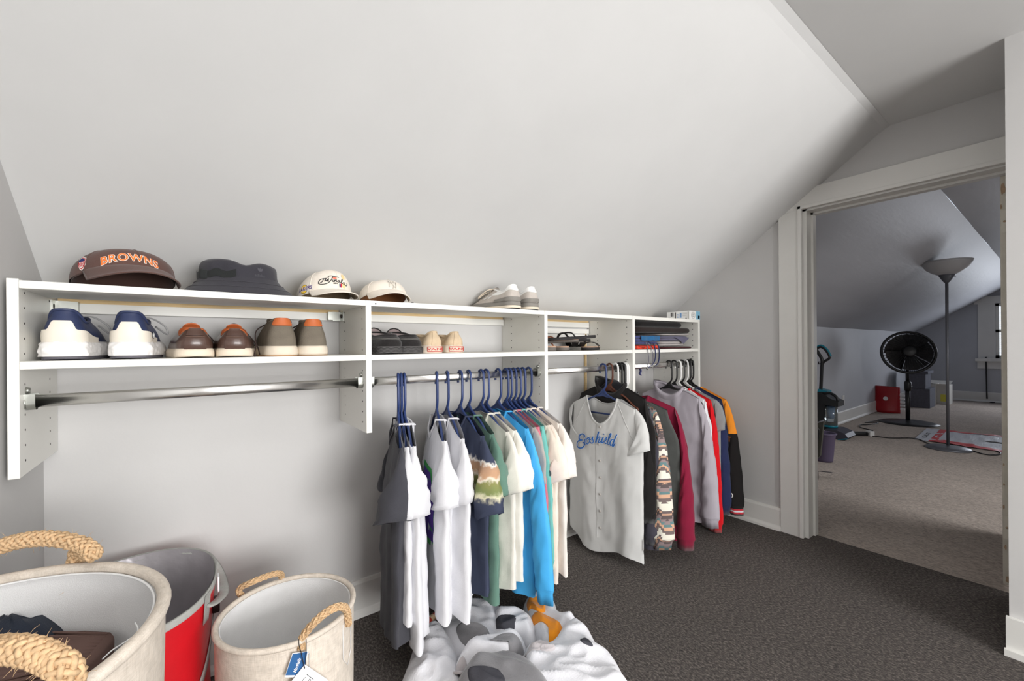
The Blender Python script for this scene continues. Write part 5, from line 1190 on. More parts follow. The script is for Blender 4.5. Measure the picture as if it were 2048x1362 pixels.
def basket(label, c, r, h, rz=0.0, taper=0.95, seed=0, floor_items=None):
    t = thing('laundry_basket', label, 'basket', (c[0], c[1], 0.0), rz); n = 72
    def wob(a, q): return 1 + 0.016 * noise.noise((math.cos(a) * 1.5 + seed, math.sin(a) * 1.5, q * 2.2)) * (1 - q * .7) + 0.006 * noise.noise((math.cos(a) * 4, math.sin(a) * 4 + seed, q * 6)) * (1 - q)
    rings = [[(r * lerp(taper, 1, q) * wob(a, q) * math.cos(a), r * lerp(taper, 1, q) * wob(a, q) * math.sin(a), 0.002 + (h - 0.012) * q) for a in ring_angles(n)] for q in [i / 14 for i in range(15)]]
    MB().loft(rings, True, True, False).build('wall', LINEN, t)
    ins = [[((r - 0.004) * lerp(taper, 1, q) * (wob(a, q) + 0.022 * noise.noise((math.cos(a) * 3 + seed, math.sin(a) * 3, q * 3)) * (1 - q)) * 0.985 * math.cos(a), (r - 0.004) * lerp(taper, 1, q) * (wob(a, q) + 0.022 * noise.noise((math.cos(a) * 3 + seed, math.sin(a) * 3, q * 3)) * (1 - q)) * 0.985 * math.sin(a), 0.008 + (h - 0.018) * q) for a in ring_angles(n)] for q in [i / 14 for i in range(15)]]
    MB().loft(ins, True, True, False).build('lining', LINENI, t)
    rr = r * 0.030 + 0.002
    MB().tube([((r - rr * .3) * math.cos(a), (r - rr * .3) * math.sin(a), h - rr) for a in ring_angles(n)], rr, 12, closed=True).build('rim', LINEN, t)
    MB().tube([((r - rr * 1.55) * math.cos(a), (r - rr * 1.55) * math.sin(a), h - rr * 1.5) for a in ring_angles(n)], rr * .22, 5, closed=True).build('rim_seam', LINENI, t)
    return t
# small basket with tag
bs = basket('small cream linen basket with rope handles and a blue shop tag', (0.176, 1.133), 0.147, 0.37, 0, 0.97, 3)
BSC = Vector((0.176, 1.133, 0)); BSR, BSH = 0.147, 0.37
def hpt(px, py, z): p = onZ(px, py, z); return p - BSC
# near right handle: leaves the wall at two eyelets and rises over the rim
h1 = [onZ(597, 1288, 0.345) - BSC, onZ(607, 1272, 0.372) - BSC, onZ(634, 1240, 0.405) - BSC, onZ(662, 1219, 0.415) - BSC, onZ(683, 1213, 0.405) - BSC, onZ(694, 1222, 0.378) - BSC, onZ(689, 1240, 0.345) - BSC]
def fit_on(p, z, out=0.004):
    a = math.atan2(p.y, p.x); return Vector(((BSR + out) * math.cos(a), (BSR + out) * math.sin(a), z))
h1[0] = fit_on(h1[0], 0.350); h1[-1] = fit_on(h1[-1], 0.335)
braid(bez(h1, 20), 0.0080, 'rope_handle', bs, 5, 22)
h2 = [onZ(472, 1194, 0.345) - BSC, onZ(478, 1180, 0.378) - BSC, onZ(505, 1164, 0.400) - BSC, onZ(535, 1152, 0.402) - BSC, onZ(556, 1147, 0.396) - BSC, onZ(563, 1152, 0.376) - BSC, onZ(560, 1160, 0.340) - BSC]
h2[0] = fit_on(h2[0], 0.34); h2[-1] = fit_on(h2[-1], 0.34)
braid(bez(h2, 20), 0.0072, 'rope_handle', bs, 5, 20)
for q in (h1[-1], h1[0]):
    a = math.atan2(q.y, q.x); pl = [(-.018, .03), (.018, .03), (.018, -.05), (0, -.075), (-.018, -.05)] if q is h1[-1] else [(-.016, .02), (.016, .02), (.016, -.06), (-.016, -.06)]
    MB().tube([((BSR + .0015) * math.cos(a + u / BSR), (BSR + .0015) * math.sin(a + u / BSR), 0.315 + v) for u, v in bez([(*p_, 0) for p_ in pl], 3, True) for u, v in [(u, v)]] if False else [((BSR + .0012) * math.cos(a + p_[0] / BSR), (BSR + .0012) * math.sin(a + p_[0] / BSR), 0.315 + p_[1]) for p_ in pl], 0.0008, 4, closed=True).build('handle_stitching', LINENI, bs)
# tags
TAGB = mat('blue_card', rgb(42, 96, 152), 0.5); TAGW = mat('white_card_tag', rgb(240, 240, 242), 0.55); CORD = mat('black_cord', rgb(40, 34, 32), 0.7)
tg = thing('shop_ticket', 'blue and white shop tags hanging from the small basket handle', 'tag', tuple(onZ(599, 1290, 0.335)), 0)
T0 = Vector(tg.location)
dirc = (Vector((0, 0, 0.3)) - (T0 - BSC)); outv = Vector((T0.x - BSC.x, T0.y - BSC.y, 0)).normalized()
tgt = Vector((-outv.y, outv.x, 0)); tgt = tgt if tgt.dot(_rt) > 0 else -tgt
PT = Vector((BSC.x, BSC.y, 0)) + outv * (BSR + 0.006)
def onTag(px, py, off=0.0):
    # tag hangs in the plane that touches the basket wall
    d = ray(px, py); k = (PT + outv * off - CAMP).dot(outv) / d.dot(outv); return CAMP + d * k - T0
def tagpoly(pts, off, th, m, nm, par):
    A = [onTag(*p_, off) for p_ in pts]; B = [a - outv * th for a in A]; n = len(pts)
    return MB().add(A + B, [tuple(range(n)), tuple(reversed(range(n, 2 * n)))] + [(i, (i + 1) % n, n + (i + 1) % n, n + i) for i in range(n)]).build(nm, m, par, smooth=False)
cv = lambda x, y: (570 + x / 16.6, 1280 + y / 16.6)
b1_ = tagpoly([cv(245, 440), cv(765, 375), cv(690, 800), cv(640, 1240), cv(-10, 1240)], 0.002, 0.0006, TAGW, 'tag_card', tg)
tagpoly([cv(255, 470), cv(745, 392), cv(665, 790), cv(610, 1165), cv(20, 1175)], 0.0024, 0.0003, TAGB, 'tag_print', tg)
M0 = Vector((*cv(330, 1090), 0)); M1 = Vector((*cv(545, 530), 0)); ax = (M1 - M0); ln = ax.length; ax.normalize(); ay = Vector((ax.y, -ax.x, 0)); ay = ay if ay.x < 0 else -ay
text_part('tag_lettering', 'Marshalls', 9.2, lambda u, v: onTag(*(lambda q: (q.x, q.y))(M0 + ax * (u * ln / 40.5) + ay * (v + 1.0)), 0.0030), TAGW, tg, align='LEFT', shear=0.12, offset=0.12)
tagpoly([cv(660, 810), cv(1400, 1310), cv(1900, 2000), cv(900, 2600), cv(150, 1460)], 0.006, 0.0006, TAGW, 'tag_card', tg)
MB().tube([onTag(*cv(x, y), 0.0066) for x, y in ((725, 1145), (830, 1230), (945, 1310))], 0.0005, 4).build('tag_ink', CORD, tg)
MB().tube([onTag(*cv(x, y), 0.0066) for x, y in ((700, 1235), (620, 1290), (570, 1380), (600, 1500), (740, 1420), (825, 1280), (850, 1330), (820, 1420))], 0.0005, 4).build('tag_ink', CORD, tg)
MB().tube(bez([onTag(*cv(455, -20), 0.010), onTag(*cv(470, 180), 0.010), onTag(*cv(540, 430), 0.009), onTag(*cv(600, 720), 0.008), onTag(*cv(655, 940), 0.008)], 5), 0.0009, 5).build('tag_cord', CORD, tg)
MB().tube(bez([onTag(*cv(700, -20), 0.010), onTag(*cv(700, 350), 0.008), onTag(*cv(680, 810), 0.007)], 5), 0.0009, 5).build('tag_cord', CORD, tg)
MB().box((-0.012, -0.003, -0.03), (0.012, 0.0, 0.03)).build('care_label', mat('cream_label', rgb(234, 226, 196), 0.7), bs, smooth=False).location = (-0.03, -0.128, 0.32)
# large basket
bgc, bgr, bgh = (-0.279, 0.852), 0.241, 0.61
bgb = basket('large cream linen basket with thick jute handles in the corner', bgc, bgr, bgh, 0, 0.96, 8)
BGC = Vector((*bgc, 0))
def gp(px, py, z): return onZ(px, py, z) - BGC
def gfit(p, z, out=0.006): a = math.atan2(p.y, p.x); return Vector(((bgr + out) * math.cos(a), (bgr + out) * math.sin(a), z))
e1 = gp(176, 1118, 0.60); e0 = gp(-70, 1150, 0.60)
hb = [gfit(e1, 0.555), gfit(e1, 0.625, 0.012), gp(186, 1108, 0.63), gp(165, 1090, 0.645), gp(110, 1078, 0.655), gp(60, 1079, 0.66), gp(10, 1090, 0.655), gp(-40, 1112, 0.64), gfit(e0, 0.60), gfit(e0, 0.55)]
braid(bez(hb, 26), 0.0125, 'rope_handle', bgb, 6, 34, 60)
f1 = gp(150, 1380, 0.62); f0 = gp(-60, 1440, 0.6)
hf = [gfit(f1, 0.555), gfit(f1, 0.61, 0.012), gp(135, 1345, 0.66), gp(100, 1318, 0.675), gp(55, 1302, 0.685), gp(0, 1300, 0.685), gp(-50, 1312, 0.68), gp(-90, 1350, 0.66)]
braid(bez(hf, 26), 0.0130, 'rope_handle', bgb, 6, 26, 90)
MB().tube(bez([gp(270, 1245, 0.60), gp(276, 1258, 0.598), gp(268, 1275, 0.597)], 6), 0.0009, 4).build('loose_thread', LINENI, bgb)
MB().tube(bez([gp(205, 1318, 0.585), gp(225, 1300, 0.585), gp(250, 1284, 0.59), gp(268, 1272, 0.592)], 6), 0.0012, 4).build('loose_thread', LINENI, bgb)
# things in the large basket
CORDU = mat('brown_corduroy', rgb(110, 88, 82), 0.95, 0, 0.06, 20, 0.1, 300, 0.1)
cz = 0.50
poly = [onZ(x, y, cz) for x, y in ((-80, 1275), (0, 1268), (100, 1266), (170, 1261), (222, 1264), (229, 1272), (200, 1305), (165, 1335), (150, 1345), (60, 1370), (-60, 1400))]
cen = sum(poly, Vector()) / len(poly)
cu = thing('corduroy_cushion', 'brown corduroy fabric lying inside the large basket', 'fabric', tuple(cen), 0)
rows_ = [[(p_ - cen) * k + Vector((0, 0, z_)) for p_ in poly] for k, z_ in ((0.9, -0.05), (0.99, -0.03), (1.0, -0.006), (0.985, 0.0), (0.6, 0.004), (0.05, 0.006))]
MB().loft(rows_, True, True, True).build('cloth', CORDU, cu)
d0, d1 = poly[0] - cen, poly[5] - cen
g = MB()
for k in range(11):
    a = lerp(0.05, 0.95, k / 10); A = (poly[1] - cen).lerp(poly[10] - cen, a); Bq = (poly[4] - cen).lerp(poly[8] - cen, a)
    g.tube([A * .97 + Vector((0, 0, .001)), A.lerp(Bq, .5) + Vector((0, 0, .005)), Bq * .97 + Vector((0, 0, .001))], 0.0022, 5)
g.build('cord_ribs', CORDU, cu)
NVD = cloth('dark_denim', rgb(46, 52, 64))
dn = thing('denim_garment', 'dark blue garment crumpled behind the front handle of the large basket', 'clothing', tuple(onZ(20, 1350, 0.44)), 0)
rr = []
for i in range(8):
    q = i / 7; k = math.cos(q * 1.5); rr.append([(0.085 * k * math.cos(a) * (1 + .15 * noise.noise((math.cos(a) * 2, math.sin(a) * 2, q * 3))), 0.085 * k * math.sin(a) * (1 + .15 * noise.noise((math.cos(a) * 2, math.sin(a) * 2, 9))), 0.10 * math.sin(q * 1.5) + 0.012 * noise.noise((math.cos(a) * 3, math.sin(a) * 3, q * 4))) for a in ring_angles(28)])
MB().loft(rr, True, True, True).build('cloth', NVD, dn)
# red insulated bag with silver lining
REDN = mat('red_nylon', rgb(206, 22, 34), 0.45, 0, 0.06, 12, 0.15, 60); SILV = mat('silver_foil_lining', rgb(196, 192, 196), 0.32, 0.55, 0.08, 8, 0.6, 22); GWEB = mat('grey_webbing', rgb(172, 172, 168), 0.85, 0, 0.06, 80, 0.5, 500)
rc = Vector((-0.130, 1.325, 0)); RX, RYY, RH = 0.166, 0.195, 0.42
rb = thing('insulated_bag', 'red insulated bag with silver lining and grey straps between the baskets', 'bag', tuple(rc), 0)
def rpt(a, q, k=1.0):
    c, s = math.cos(a), math.sin(a); w = 1 + 0.03 * noise.noise((c * 1.7, s * 1.7, q * 2.5)) * (1 - .3 * q) + 0.05 * (q - .5) - 0.05 * math.sin(q * 3.1) * (0.5 + .5 * c)
    z = RH * q
    if q > 0.9: z += 0.012 * math.sin(a * 1.0 + 0.6)
    return Vector((RX * k * w * math.copysign(abs(c) ** .85, c), RYY * k * w * math.copysign(abs(s) ** .85, s), z))
na = 64
MB().loft([[rpt(a, i / 14) for a in ring_angles(na)] for i in range(15)], True, True).build('shell', REDN, rb)
MB().loft([[rpt(a, 1 - i / 10 * .85, .975 - .03 * min(1, i / 2)) + Vector((0.010 * noise.noise((math.cos(a) * 4, math.sin(a) * 4, i * .5)) * min(1, i / 2), 0.010 * noise.noise((math.cos(a) * 4, 7, math.sin(a) * 4 + i * .5)) * min(1, i / 2), 0)) for a in ring_angles(na)] for i in range(11)], True, False, True).build('foil_lining', SILV, rb)
MB().loft([[rpt(a, q, k) for a in ring_angles(na)] for q, k in ((.965, 1.012), (1.0, 1.012), (1.006, .99), (.97, .972))]).build('rim_binding', GWEB, rb)
def onbag(u, q, off=1.022): return rpt(u, q, off)
for a0, a1, q0, q1, w in ((-1.45, 0.55, 0.30, 0.97, .10), ):
    pts = [(lerp(a0, a1, k / 20), lerp(q0, q1, (k / 20) ** 1.3)) for k in range(21)]
    MB().loft([[onbag(a, q - .035), onbag(a, q + .035), onbag(a, q + .035, 1.010), onbag(a, q - .035, 1.010)] for a, q in pts]).build('diagonal_strap', GWEB, rb)
MB().loft([[onbag(a, q) for a in (-.62, -.46)] for q in (1.0, .96, .90, .84)] , closed=False).build('strap_tab', GWEB, rb)
hl = [onbag(-.55, .93, 1.03), onbag(-.40, .91, 1.08), onbag(-.10, .89, 1.12), onbag(.20, .90, 1.10), onbag(.40, .93, 1.06), onbag(.46, .95, 1.02)]
MB().tube(bez(hl, 8), 0.011, 8, flat=.35).build('side_handle', GWEB, rb)
MB().box((-.008, -.014, -.016), (.008, .014, .016), .003).build('buckle', BLACKP, rb).location = onbag(-.12, .83, 1.035)
MB().box((-.002, -.014, -.02), (.002, .014, .02), .001).build('care_label', TAGW, rb).location = onbag(-.05, .92, 1.04)
MB().loft([[onbag(a, q, 1.02) for a in (-1.55, -1.2, -.95)] for q in (.0, .18, .36)], closed=False).build('front_pocket', mat('grey_pocket_fabric', rgb(140, 142, 138), 0.8), rb)
MB().loft([[onbag(a, q, 1.03) for a in (-1.5, -1.35)] for q in (.0, .14, .29)], closed=False).build('pocket_panel', mat('tan_mesh_panel', rgb(196, 178, 150), 0.8, 0, .2, 90), rb)
# ================================================================== heap of fleece onesies on the floor
FLW = mat('white_fleece', rgb(226, 226, 231), 1.0, 0, 0.02, 30, 0.35, 260, 0.1, sheen=0.4); FLG = mat('grey_fleece', rgb(128, 127, 130), 1.0, 0, 0.05, 30, 0.35, 260, 0.1, sheen=0.4); FLO = mat('orange_fleece_trim', rgb(238, 148, 36), 1.0, 0, 0.05, 30, 0.3, 260, 0.1, sheen=0.3); FLL = mat('pale_grey_fleece', rgb(196, 190, 192), 1.0, 0, 0.04, 30, 0.35, 260, 0.1, sheen=0.4); FLD = mat('dark_slate_fleece', rgb(74, 74, 80), 1.0, 0, 0.06, 30, 0.35, 260, 0.1)
def inpoly(x, y, P):
    r = False; n = len(P)
    for i in range(n):
        a, b = P[i], P[(i + 1) % n]
        if (a.y > y) != (b.y > y) and x < (b.x - a.x) * (y - a.y) / (b.y - a.y) + a.x: r = not r
    return r
def edist(x, y, P):
    d = 9; n = len(P); q = Vector((x, y))
    for i in range(n):
        a = Vector((P[i].x, P[i].y)); b = Vector((P[(i + 1) % n].x, P[(i + 1) % n].y)); ab = b - a; t = max(0, min(1, (q - a).dot(ab) / (ab.length_squared + 1e-12))); d = min(d, (q - (a + ab * t)).length)
    return d
def folds(x, y, seed, ang, freq):
    c, s = math.cos(ang), math.sin(ang); u = (c * x + s * y) * freq; v = (-s * x + c * y) * freq * .35
    w = noise.noise((u * .5 + seed, v * .5, 1.7)) * 1.2
    r = 1 - abs(noise.noise((u + w, v + w * .4, seed * 1.3))) * 2
    r2 = 1 - abs(noise.noise((u * 2.3 - w, v * 3.2 + seed, 2.2))) * 2.2
    return 1.1 * (r * .75 + .5 * r2) + .35 * noise.noise((u * 2.1, v * 2.1 + seed, 4.4)) + .10 * noise.noise((u * 6, v * 8, seed))
def drape(poly_px, z0, thick, seed, ang=0.4, freq=9, amp=0.02, edge=0.045, res=0.0075, zref=None):
    P = [onZ(x, y, (zref if zref is not None else z0 + thick * .5)) for x, y in poly_px]; P = bez([Vector((p.x, p.y, 0)) for p in P], 6, True)
    x0 = min(p.x for p in P); x1 = max(p.x for p in P); y0 = min(p.y for p in P); y1 = max(p.y for p in P)
    cen = Vector(((x0 + x1) / 2, (y0 + y1) / 2, 0))
    def H(x, y):
        d = edist(x, y, P); k = min(1, d / edge); dome = math.sqrt(max(0, 1 - (1 - k) ** 2))
        return z0 + thick * dome + amp * folds(x, y, seed, ang, freq) * sm(d / edge * .9)
    bm = bmesh.new(); g = {}; nx = int((x1 - x0) / res) + 1; ny = int((y1 - y0) / res) + 1
    # triangulated disc: rings from the outline inward keep a clean edge
    mb = MB(); n = len(P)
    for i in range(nx + 1):
        for j in range(ny + 1):
            x = x0 + i * res; y = y0 + j * res
            if inpoly(x, y, P) and edist(x, y, P) > res * .55: g[(i, j)] = len(mb.v); mb.v.append((x - cen.x, y - cen.y, H(x, y)))
    for (i, j), a in g.items():
        b, c, d = g.get((i + 1, j)), g.get((i + 1, j + 1)), g.get((i, j + 1))
        if b is not None and c is not None and d is not None: mb.f.append((a, b, c, d))
    # border strip: connect grid boundary to outline by snapping boundary verts outward onto the outline, then a skirt to the ground
    from collections import Counter
    ec = Counter()
    for f in mb.f:
        for k in range(4): ec[tuple(sorted((f[k], f[(k + 1) % 4])))] += 1
    be = [e for e, c in ec.items() if c == 1]; bv = set(v for e in be for v in e); m = {}
    used = set(v for f in mb.f for v in f)
    for v in bv:
        x, y, z = mb.v[v]; q = Vector((x + cen.x, y + cen.y)); best = None; bd = 9
        for i in range(n):
            a = Vector((P[i].x, P[i].y)); b = Vector((P[(i + 1) % n].x, P[(i + 1) % n].y)); ab = b - a; t = max(0, min(1, (q - a).dot(ab) / (ab.length_squared + 1e-12))); pp = a + ab * t; dd = (q - pp).length
            if dd < bd: bd, best = dd, pp
        m[v] = len(mb.v); mb.v.append((best.x - cen.x, best.y - cen.y, z0 + 0.10 * thick))
        mb.v.append((best.x - cen.x, best.y - cen.y, max(0.0015, z0 - 0.012)))
    for a, b in be:
        mb.f.append((a, b, m[b], m[a])); mb.f.append((m[a], m[b], m[b] + 1, m[a] + 1))
    bm.free()
    keep = sorted(used | set(m.values()) | set(v + 1 for v in m.values())); rm = {o: i for i, o in enumerate(keep)}
    mb.v = [mb.v[o] for o in keep]; mb.f = [tuple(rm[i] for i in f) for f in mb.f]
    return mb, cen, H, P
def patch_on(H, cen, poly_px, zref, off, m, nm, par, res=0.005):
    P = [onZ(x, y, zref) for x, y in poly_px]; P = bez([Vector((p.x, p.y, 0)) for p in P], 5, True)
    x0 = min(p.x for p in P); x1 = max(p.x for p in P); y0 = min(p.y for p in P); y1 = max(p.y for p in P); mb = MB(); g = {}
    cx = sum(p.x for p in P) / len(P); cy = sum(p.y for p in P) / len(P); n = len(P); R = 12
    rings = []
    for k in range(R + 1):
        q = 1 - k / R
        rings.append([(cx + (p.x - cx) * q - cen.x, cy + (p.y - cy) * q - cen.y, H(cx + (p.x - cx) * q, cy + (p.y - cy) * q) + off * sm(k / 2)) for p in P])
    edge0 = [(x, y, z - 0.006) for x, y, z in rings[0]]
    return MB().loft([edge0] + rings).build(nm, m, par)
gp_ = 'crumpled fleece clothes heaped on the carpet'
def fleece(name, label, px, z0, thick, seed, m, ang, freq, amp, **k):
    mb, cen, H, P = drape(px, z0, thick, seed, ang, freq, amp, **k)
    t = thing(name, label, 'clothing', (cen.x, cen.y, 0), 0, gp_); mb.build('fleece_cloth', m, t); return t, cen, H
tA, cA, HA = fleece('fleece_onesie', 'white fleece garment at the left of the heap under the tees', [(800, 1385), (815, 1325), (830, 1285), (862, 1258), (890, 1262), (915, 1300), (925, 1345), (940, 1400), (870, 1420)], 0.0, 0.055, 3, FLW, 1.0, 11, 0.026)
tB, cB, HB = fleece('fleece_robe', 'white fleece garment at the back of the heap with a grey ear patch', [(868, 1262), (885, 1232), (915, 1210), (965, 1204), (998, 1208), (1004, 1235), (1010, 1275), (985, 1310), (930, 1318), (895, 1300)], 0.0, 0.060, 5, FLW, 0.6, 10, 0.018)
patch_on(HB, cB, [(913, 1258), (930, 1249), (955, 1250), (972, 1262), (982, 1275), (960, 1277), (938, 1284), (920, 1276)], 0.07, 0.004, FLG, 'grey_patch', tB)
tC, cC, HC = fleece('fleece_shirt', 'white fleece top with dark slate neck patch in the heap', [(985, 1232), (1005, 1224), (1045, 1228), (1065, 1240), (1072, 1262), (1062, 1280), (1035, 1275), (1005, 1285), (985, 1270)], 0.015, 0.052, 8, FLW, 1.2, 11, 0.012, edge=.03)
patch_on(HC, cC, [(992, 1235), (1010, 1231), (1031, 1233), (1028, 1255), (1015, 1260), (998, 1256), (989, 1247)], 0.07, 0.003, FLD, 'neck_patch', tC)
tD, cD, HD = fleece('fleece_hood', 'white fleece hood with orange trim at the right of the heap', [(1045, 1212), (1060, 1196), (1085, 1192), (1110, 1205), (1122, 1235), (1150, 1240), (1158, 1255), (1140, 1275), (1120, 1300), (1085, 1295), (1065, 1265), (1048, 1235)], 0.0, 0.062, 12, FLW, 0.2, 10, 0.016, edge=.035)
patch_on(HD, cD, [(1052, 1226), (1075, 1224), (1105, 1232), (1116, 1245), (1128, 1256), (1118, 1268), (1112, 1286), (1099, 1285), (1100, 1262), (1090, 1246), (1068, 1236)], 0.07, 0.005, FLO, 'orange_trim', tD)
patch_on(HD, cD, [(1054, 1198), (1072, 1196), (1088, 1204), (1090, 1222), (1076, 1225), (1062, 1214), (1056, 1212)], 0.07, 0.009, FLO, 'orange_trim', tD)
tF, cF, HF = fleece('fleece_onesie', 'white fleece garment spread at the front right of the heap', [(1040, 1318), (1060, 1300), (1100, 1290), (1120, 1262), (1150, 1252), (1180, 1268), (1202, 1300), (1212, 1312), (1235, 1330), (1258, 1370), (1270, 1420), (1100, 1430), (1040, 1380)], 0.005, 0.075, 15, FLW, 0.9, 10, 0.026)
patch_on(HF, cF, [(1048, 1312), (1060, 1296), (1085, 1286), (1100, 1294), (1088, 1306), (1070, 1314)], 0.085, 0.004, FLL, 'pale_patch', tF)
patch_on(HF, cF, [(1078, 1308), (1092, 1297), (1106, 1302), (1110, 1311), (1092, 1314)], 0.085, 0.005, FLL, 'pale_patch', tF)
patch_on(HF, cF, [(1160, 1294), (1172, 1292), (1186, 1305), (1178, 1308), (1164, 1306)], 0.085, 0.004, FLD, 'dark_patch', tF)
tE, cE, HE = fleece('fleece_onesie', 'white and grey fleece garment in the middle of the heap', [(908, 1330), (925, 1300), (950, 1282), (985, 1272), (1020, 1266), (1045, 1275), (1055, 1298), (1040, 1322), (1000, 1335), (950, 1342), (915, 1350)], 0.03, 0.066, 18, FLW, 0.5, 9, 0.018)
patch_on(HE, cE, [(978, 1280), (1000, 1270), (1030, 1268), (1048, 1280), (1053, 1298), (1042, 1314), (1020, 1312), (1030, 1298), (1020, 1286), (1000, 1280), (985, 1286)], 0.10, 0.005, FLG, 'grey_patch', tE)
patch_on(HE, cE, [(906, 1345), (908, 1328), (920, 1322), (934, 1328), (930, 1348), (916, 1354)], 0.08, 0.004, FLL, 'pale_patch', tE)
tG, cG, HG = fleece('fleece_hood', 'grey fleece hood at the very front of the heap', [(934, 1332), (960, 1318), (1000, 1312), (1040, 1318), (1075, 1338), (1105, 1375), (1110, 1420), (1000, 1430), (940, 1420), (905, 1380)], 0.05, 0.070, 22, FLG, 0.3, 8, 0.016)
patch_on(HG, cG, [(935, 1352), (955, 1345), (985, 1346), (1000, 1352), (1010, 1372), (980, 1390), (950, 1380)], 0.12, 0.004, FLD, 'hood_opening', tG)
# small striped tag end by the tee hems
rs = thing('striped_sock', 'small red and tan striped cloth behind the white fleece', 'clothing', tuple(onZ(862, 1248, 0.02)), 0.4)
MB().loft([[(lerp(-.03, .03, k / 6), 0.012 * math.cos(a), 0.016 + 0.012 * math.sin(a)) for a in ring_angles(10)] for k in range(7)], True, True, True).build('cloth', cloth('red_cloth', rgb(206, 70, 52)), rs)
MB().loft([[(lerp(-.006, .012, k / 3), 0.0126 * math.cos(a), 0.016 + 0.0126 * math.sin(a)) for a in ring_angles(10)] for k in range(4)]).build('stripe', cloth('tan_stripe', rgb(226, 196, 160)), rs)
# ================================================================== things in the bedroom
FZ = -0.006
def fl(px, py): p = onZ(px, py, FZ); return p
# torchiere lamp
GM = mat('grey_lamp_metal', rgb(120, 122, 128), 0.4, 0.6); GLS = mat('frosted_lamp_bowl', rgb(170, 170, 172), 0.5); DKG = mat('dark_grey_socket', rgb(84, 86, 92), 0.5)
p = fl(1896, 898); k = (p - CAMP).dot(_fw) / FPX
t = thing('floor_lamp', 'grey torchiere floor lamp with bowl shade in the bedroom', 'lamp', tuple(p))
R = 34 * k
MB().lathe([(R, 0.0), (R, 0.008), (R * .93, 0.018), (R * .5, 0.028), (0.02, 0.034), (0.0, 0.034)], 36).build('base', GM, t)
ztop = onY(1900, 527, p.y).z - FZ; zb = onY(1900, 554, p.y).z - FZ; zn = onY(1900, 567, p.y).z - FZ
MB().tube([(0, 0, 0.03), (0, 0, zn)], 0.0115, 12).build('pole', GM, t)
MB().lathe([(0.012, zn - .01), (0.022, zn), (0.034, zn + .02), (0.058, zb + .004), (0.05, zb + .008)], 24).build('socket_cup', DKG, t)
Rb = 37.5 * k
MB().lathe([(0.05, zb), (Rb * .55, lerp(zb, ztop, .18)), (Rb * .80, lerp(zb, ztop, .45)), (Rb * .95, lerp(zb, ztop, .8)), (Rb, ztop), (Rb * .98, ztop + .002), (Rb * .93, lerp(zb, ztop, .8)), (Rb * .75, lerp(zb, ztop, .48)), (0.04, zb + .02)], 40).build('shade', GLS, t)
MB().tube([(0.03, -.02, zb - .01), (0.075, -.05, zb - .012)], 0.003, 6).build('switch', DKG, t)
# pedestal fan
p = fl(1816, 846); k = (p - CAMP).dot(_fw) / FPX; t = thing('pedestal_fan', 'black pedestal fan standing on the bedroom carpet', 'fan', tuple(p))
Rf = 46 * k
MB().lathe([(Rf, 0), (Rf, .006), (Rf * .8, .02), (Rf * .3, .032), (.03, .04), (0, .04)], 36).build('base', BLACKP, t)
hc = onY(1840, 703, p.y) - p; hc.z = onY(1840, 703, p.y).z - FZ; hr = 41 * k
MB().tube([(0, 0, .03), (0, 0, .45)], 0.022, 12).build('pole', BLACKP, t)
MB().lathe([(.03, .40), (.034, .44), (.034, .50), (.026, .52)], 16).build('height_collar', BLACKP, t)
MB().tube([(0, 0, .5), (0, 0, hc.z - .12), (0.02, 0, hc.z - .05)], 0.015, 10).build('upper_pole', BLACKP, t)
MB().lathe([(.006, 0), (.012, -.004)], 8, (0.02, -.03, .46)).build('adjust_knob', STEEL, t)
HCEN = Vector((0.03, 0, hc.z)); aim = (CAMP - (Vector(t.location) + HCEN)).normalized(); aim = (aim + Vector((0.35, -0.10, 0.10))).normalized()
q = aim.to_track_quat('Z', 'Y').to_matrix()
def fh(x, y, z): return HCEN + q @ Vector((x, y, z))
head = MB()
head.tube([fh(hr * math.cos(a), hr * math.sin(a), 0) for a in ring_angles(48)], 0.016, 8, closed=True); head.build('grille_rim', BLACKP, t)
gr = MB()
for k2 in range(40):
    a = 2 * math.pi * k2 / 40
    gr.tube([fh(r * math.cos(a + sw), r * math.sin(a + sw), z) for r, z, sw in ((.05, .075, 0), (hr * .5, .07, .10), (hr * .85, .045, .16), (hr, 0, .2))], 0.0022, 4)
    gr.tube([fh(r * math.cos(a), r * math.sin(a), z) for r, z in ((.06, -.07), (hr * .7, -.06), (hr, 0))], 0.0022, 4)
for r, z in ((hr * .35, .072), (hr * .65, .062), (hr * .88, .04)): gr.tube([fh(r * math.cos(a), r * math.sin(a), z) for a in ring_angles(36)], 0.002, 4, closed=True)
gr.build('wire_grille', BLACKP, t)
cap_ = MB().loft([[fh(r * math.cos(a), r * math.sin(a), z) for a in ring_angles(24)] for r, z in ((.066, .066), (.066, .08), (.05, .086), (.001, .088))]); cap_.build('hub_badge', BLACKP, t)
mo = MB().loft([[fh(r * math.cos(a), r * math.sin(a), z) for a in ring_angles(24)] for r, z in ((.001, -.2), (.06, -.19), (.075, -.14), (.075, -.06), (.03, -.05))]); mo.build('motor', BLACKP, t)
for k2 in range(5):
    a0 = 2 * math.pi * k2 / 5
    MB().loft([[fh(r * math.cos(a0 + w), r * math.sin(a0 + w), .02 - w * .06) for r in (.03, hr * .35, hr * .65, hr * .9)] for w in (-.66, -.33, 0, .33, .66)], closed=False).build('blade', BLACKP, t)
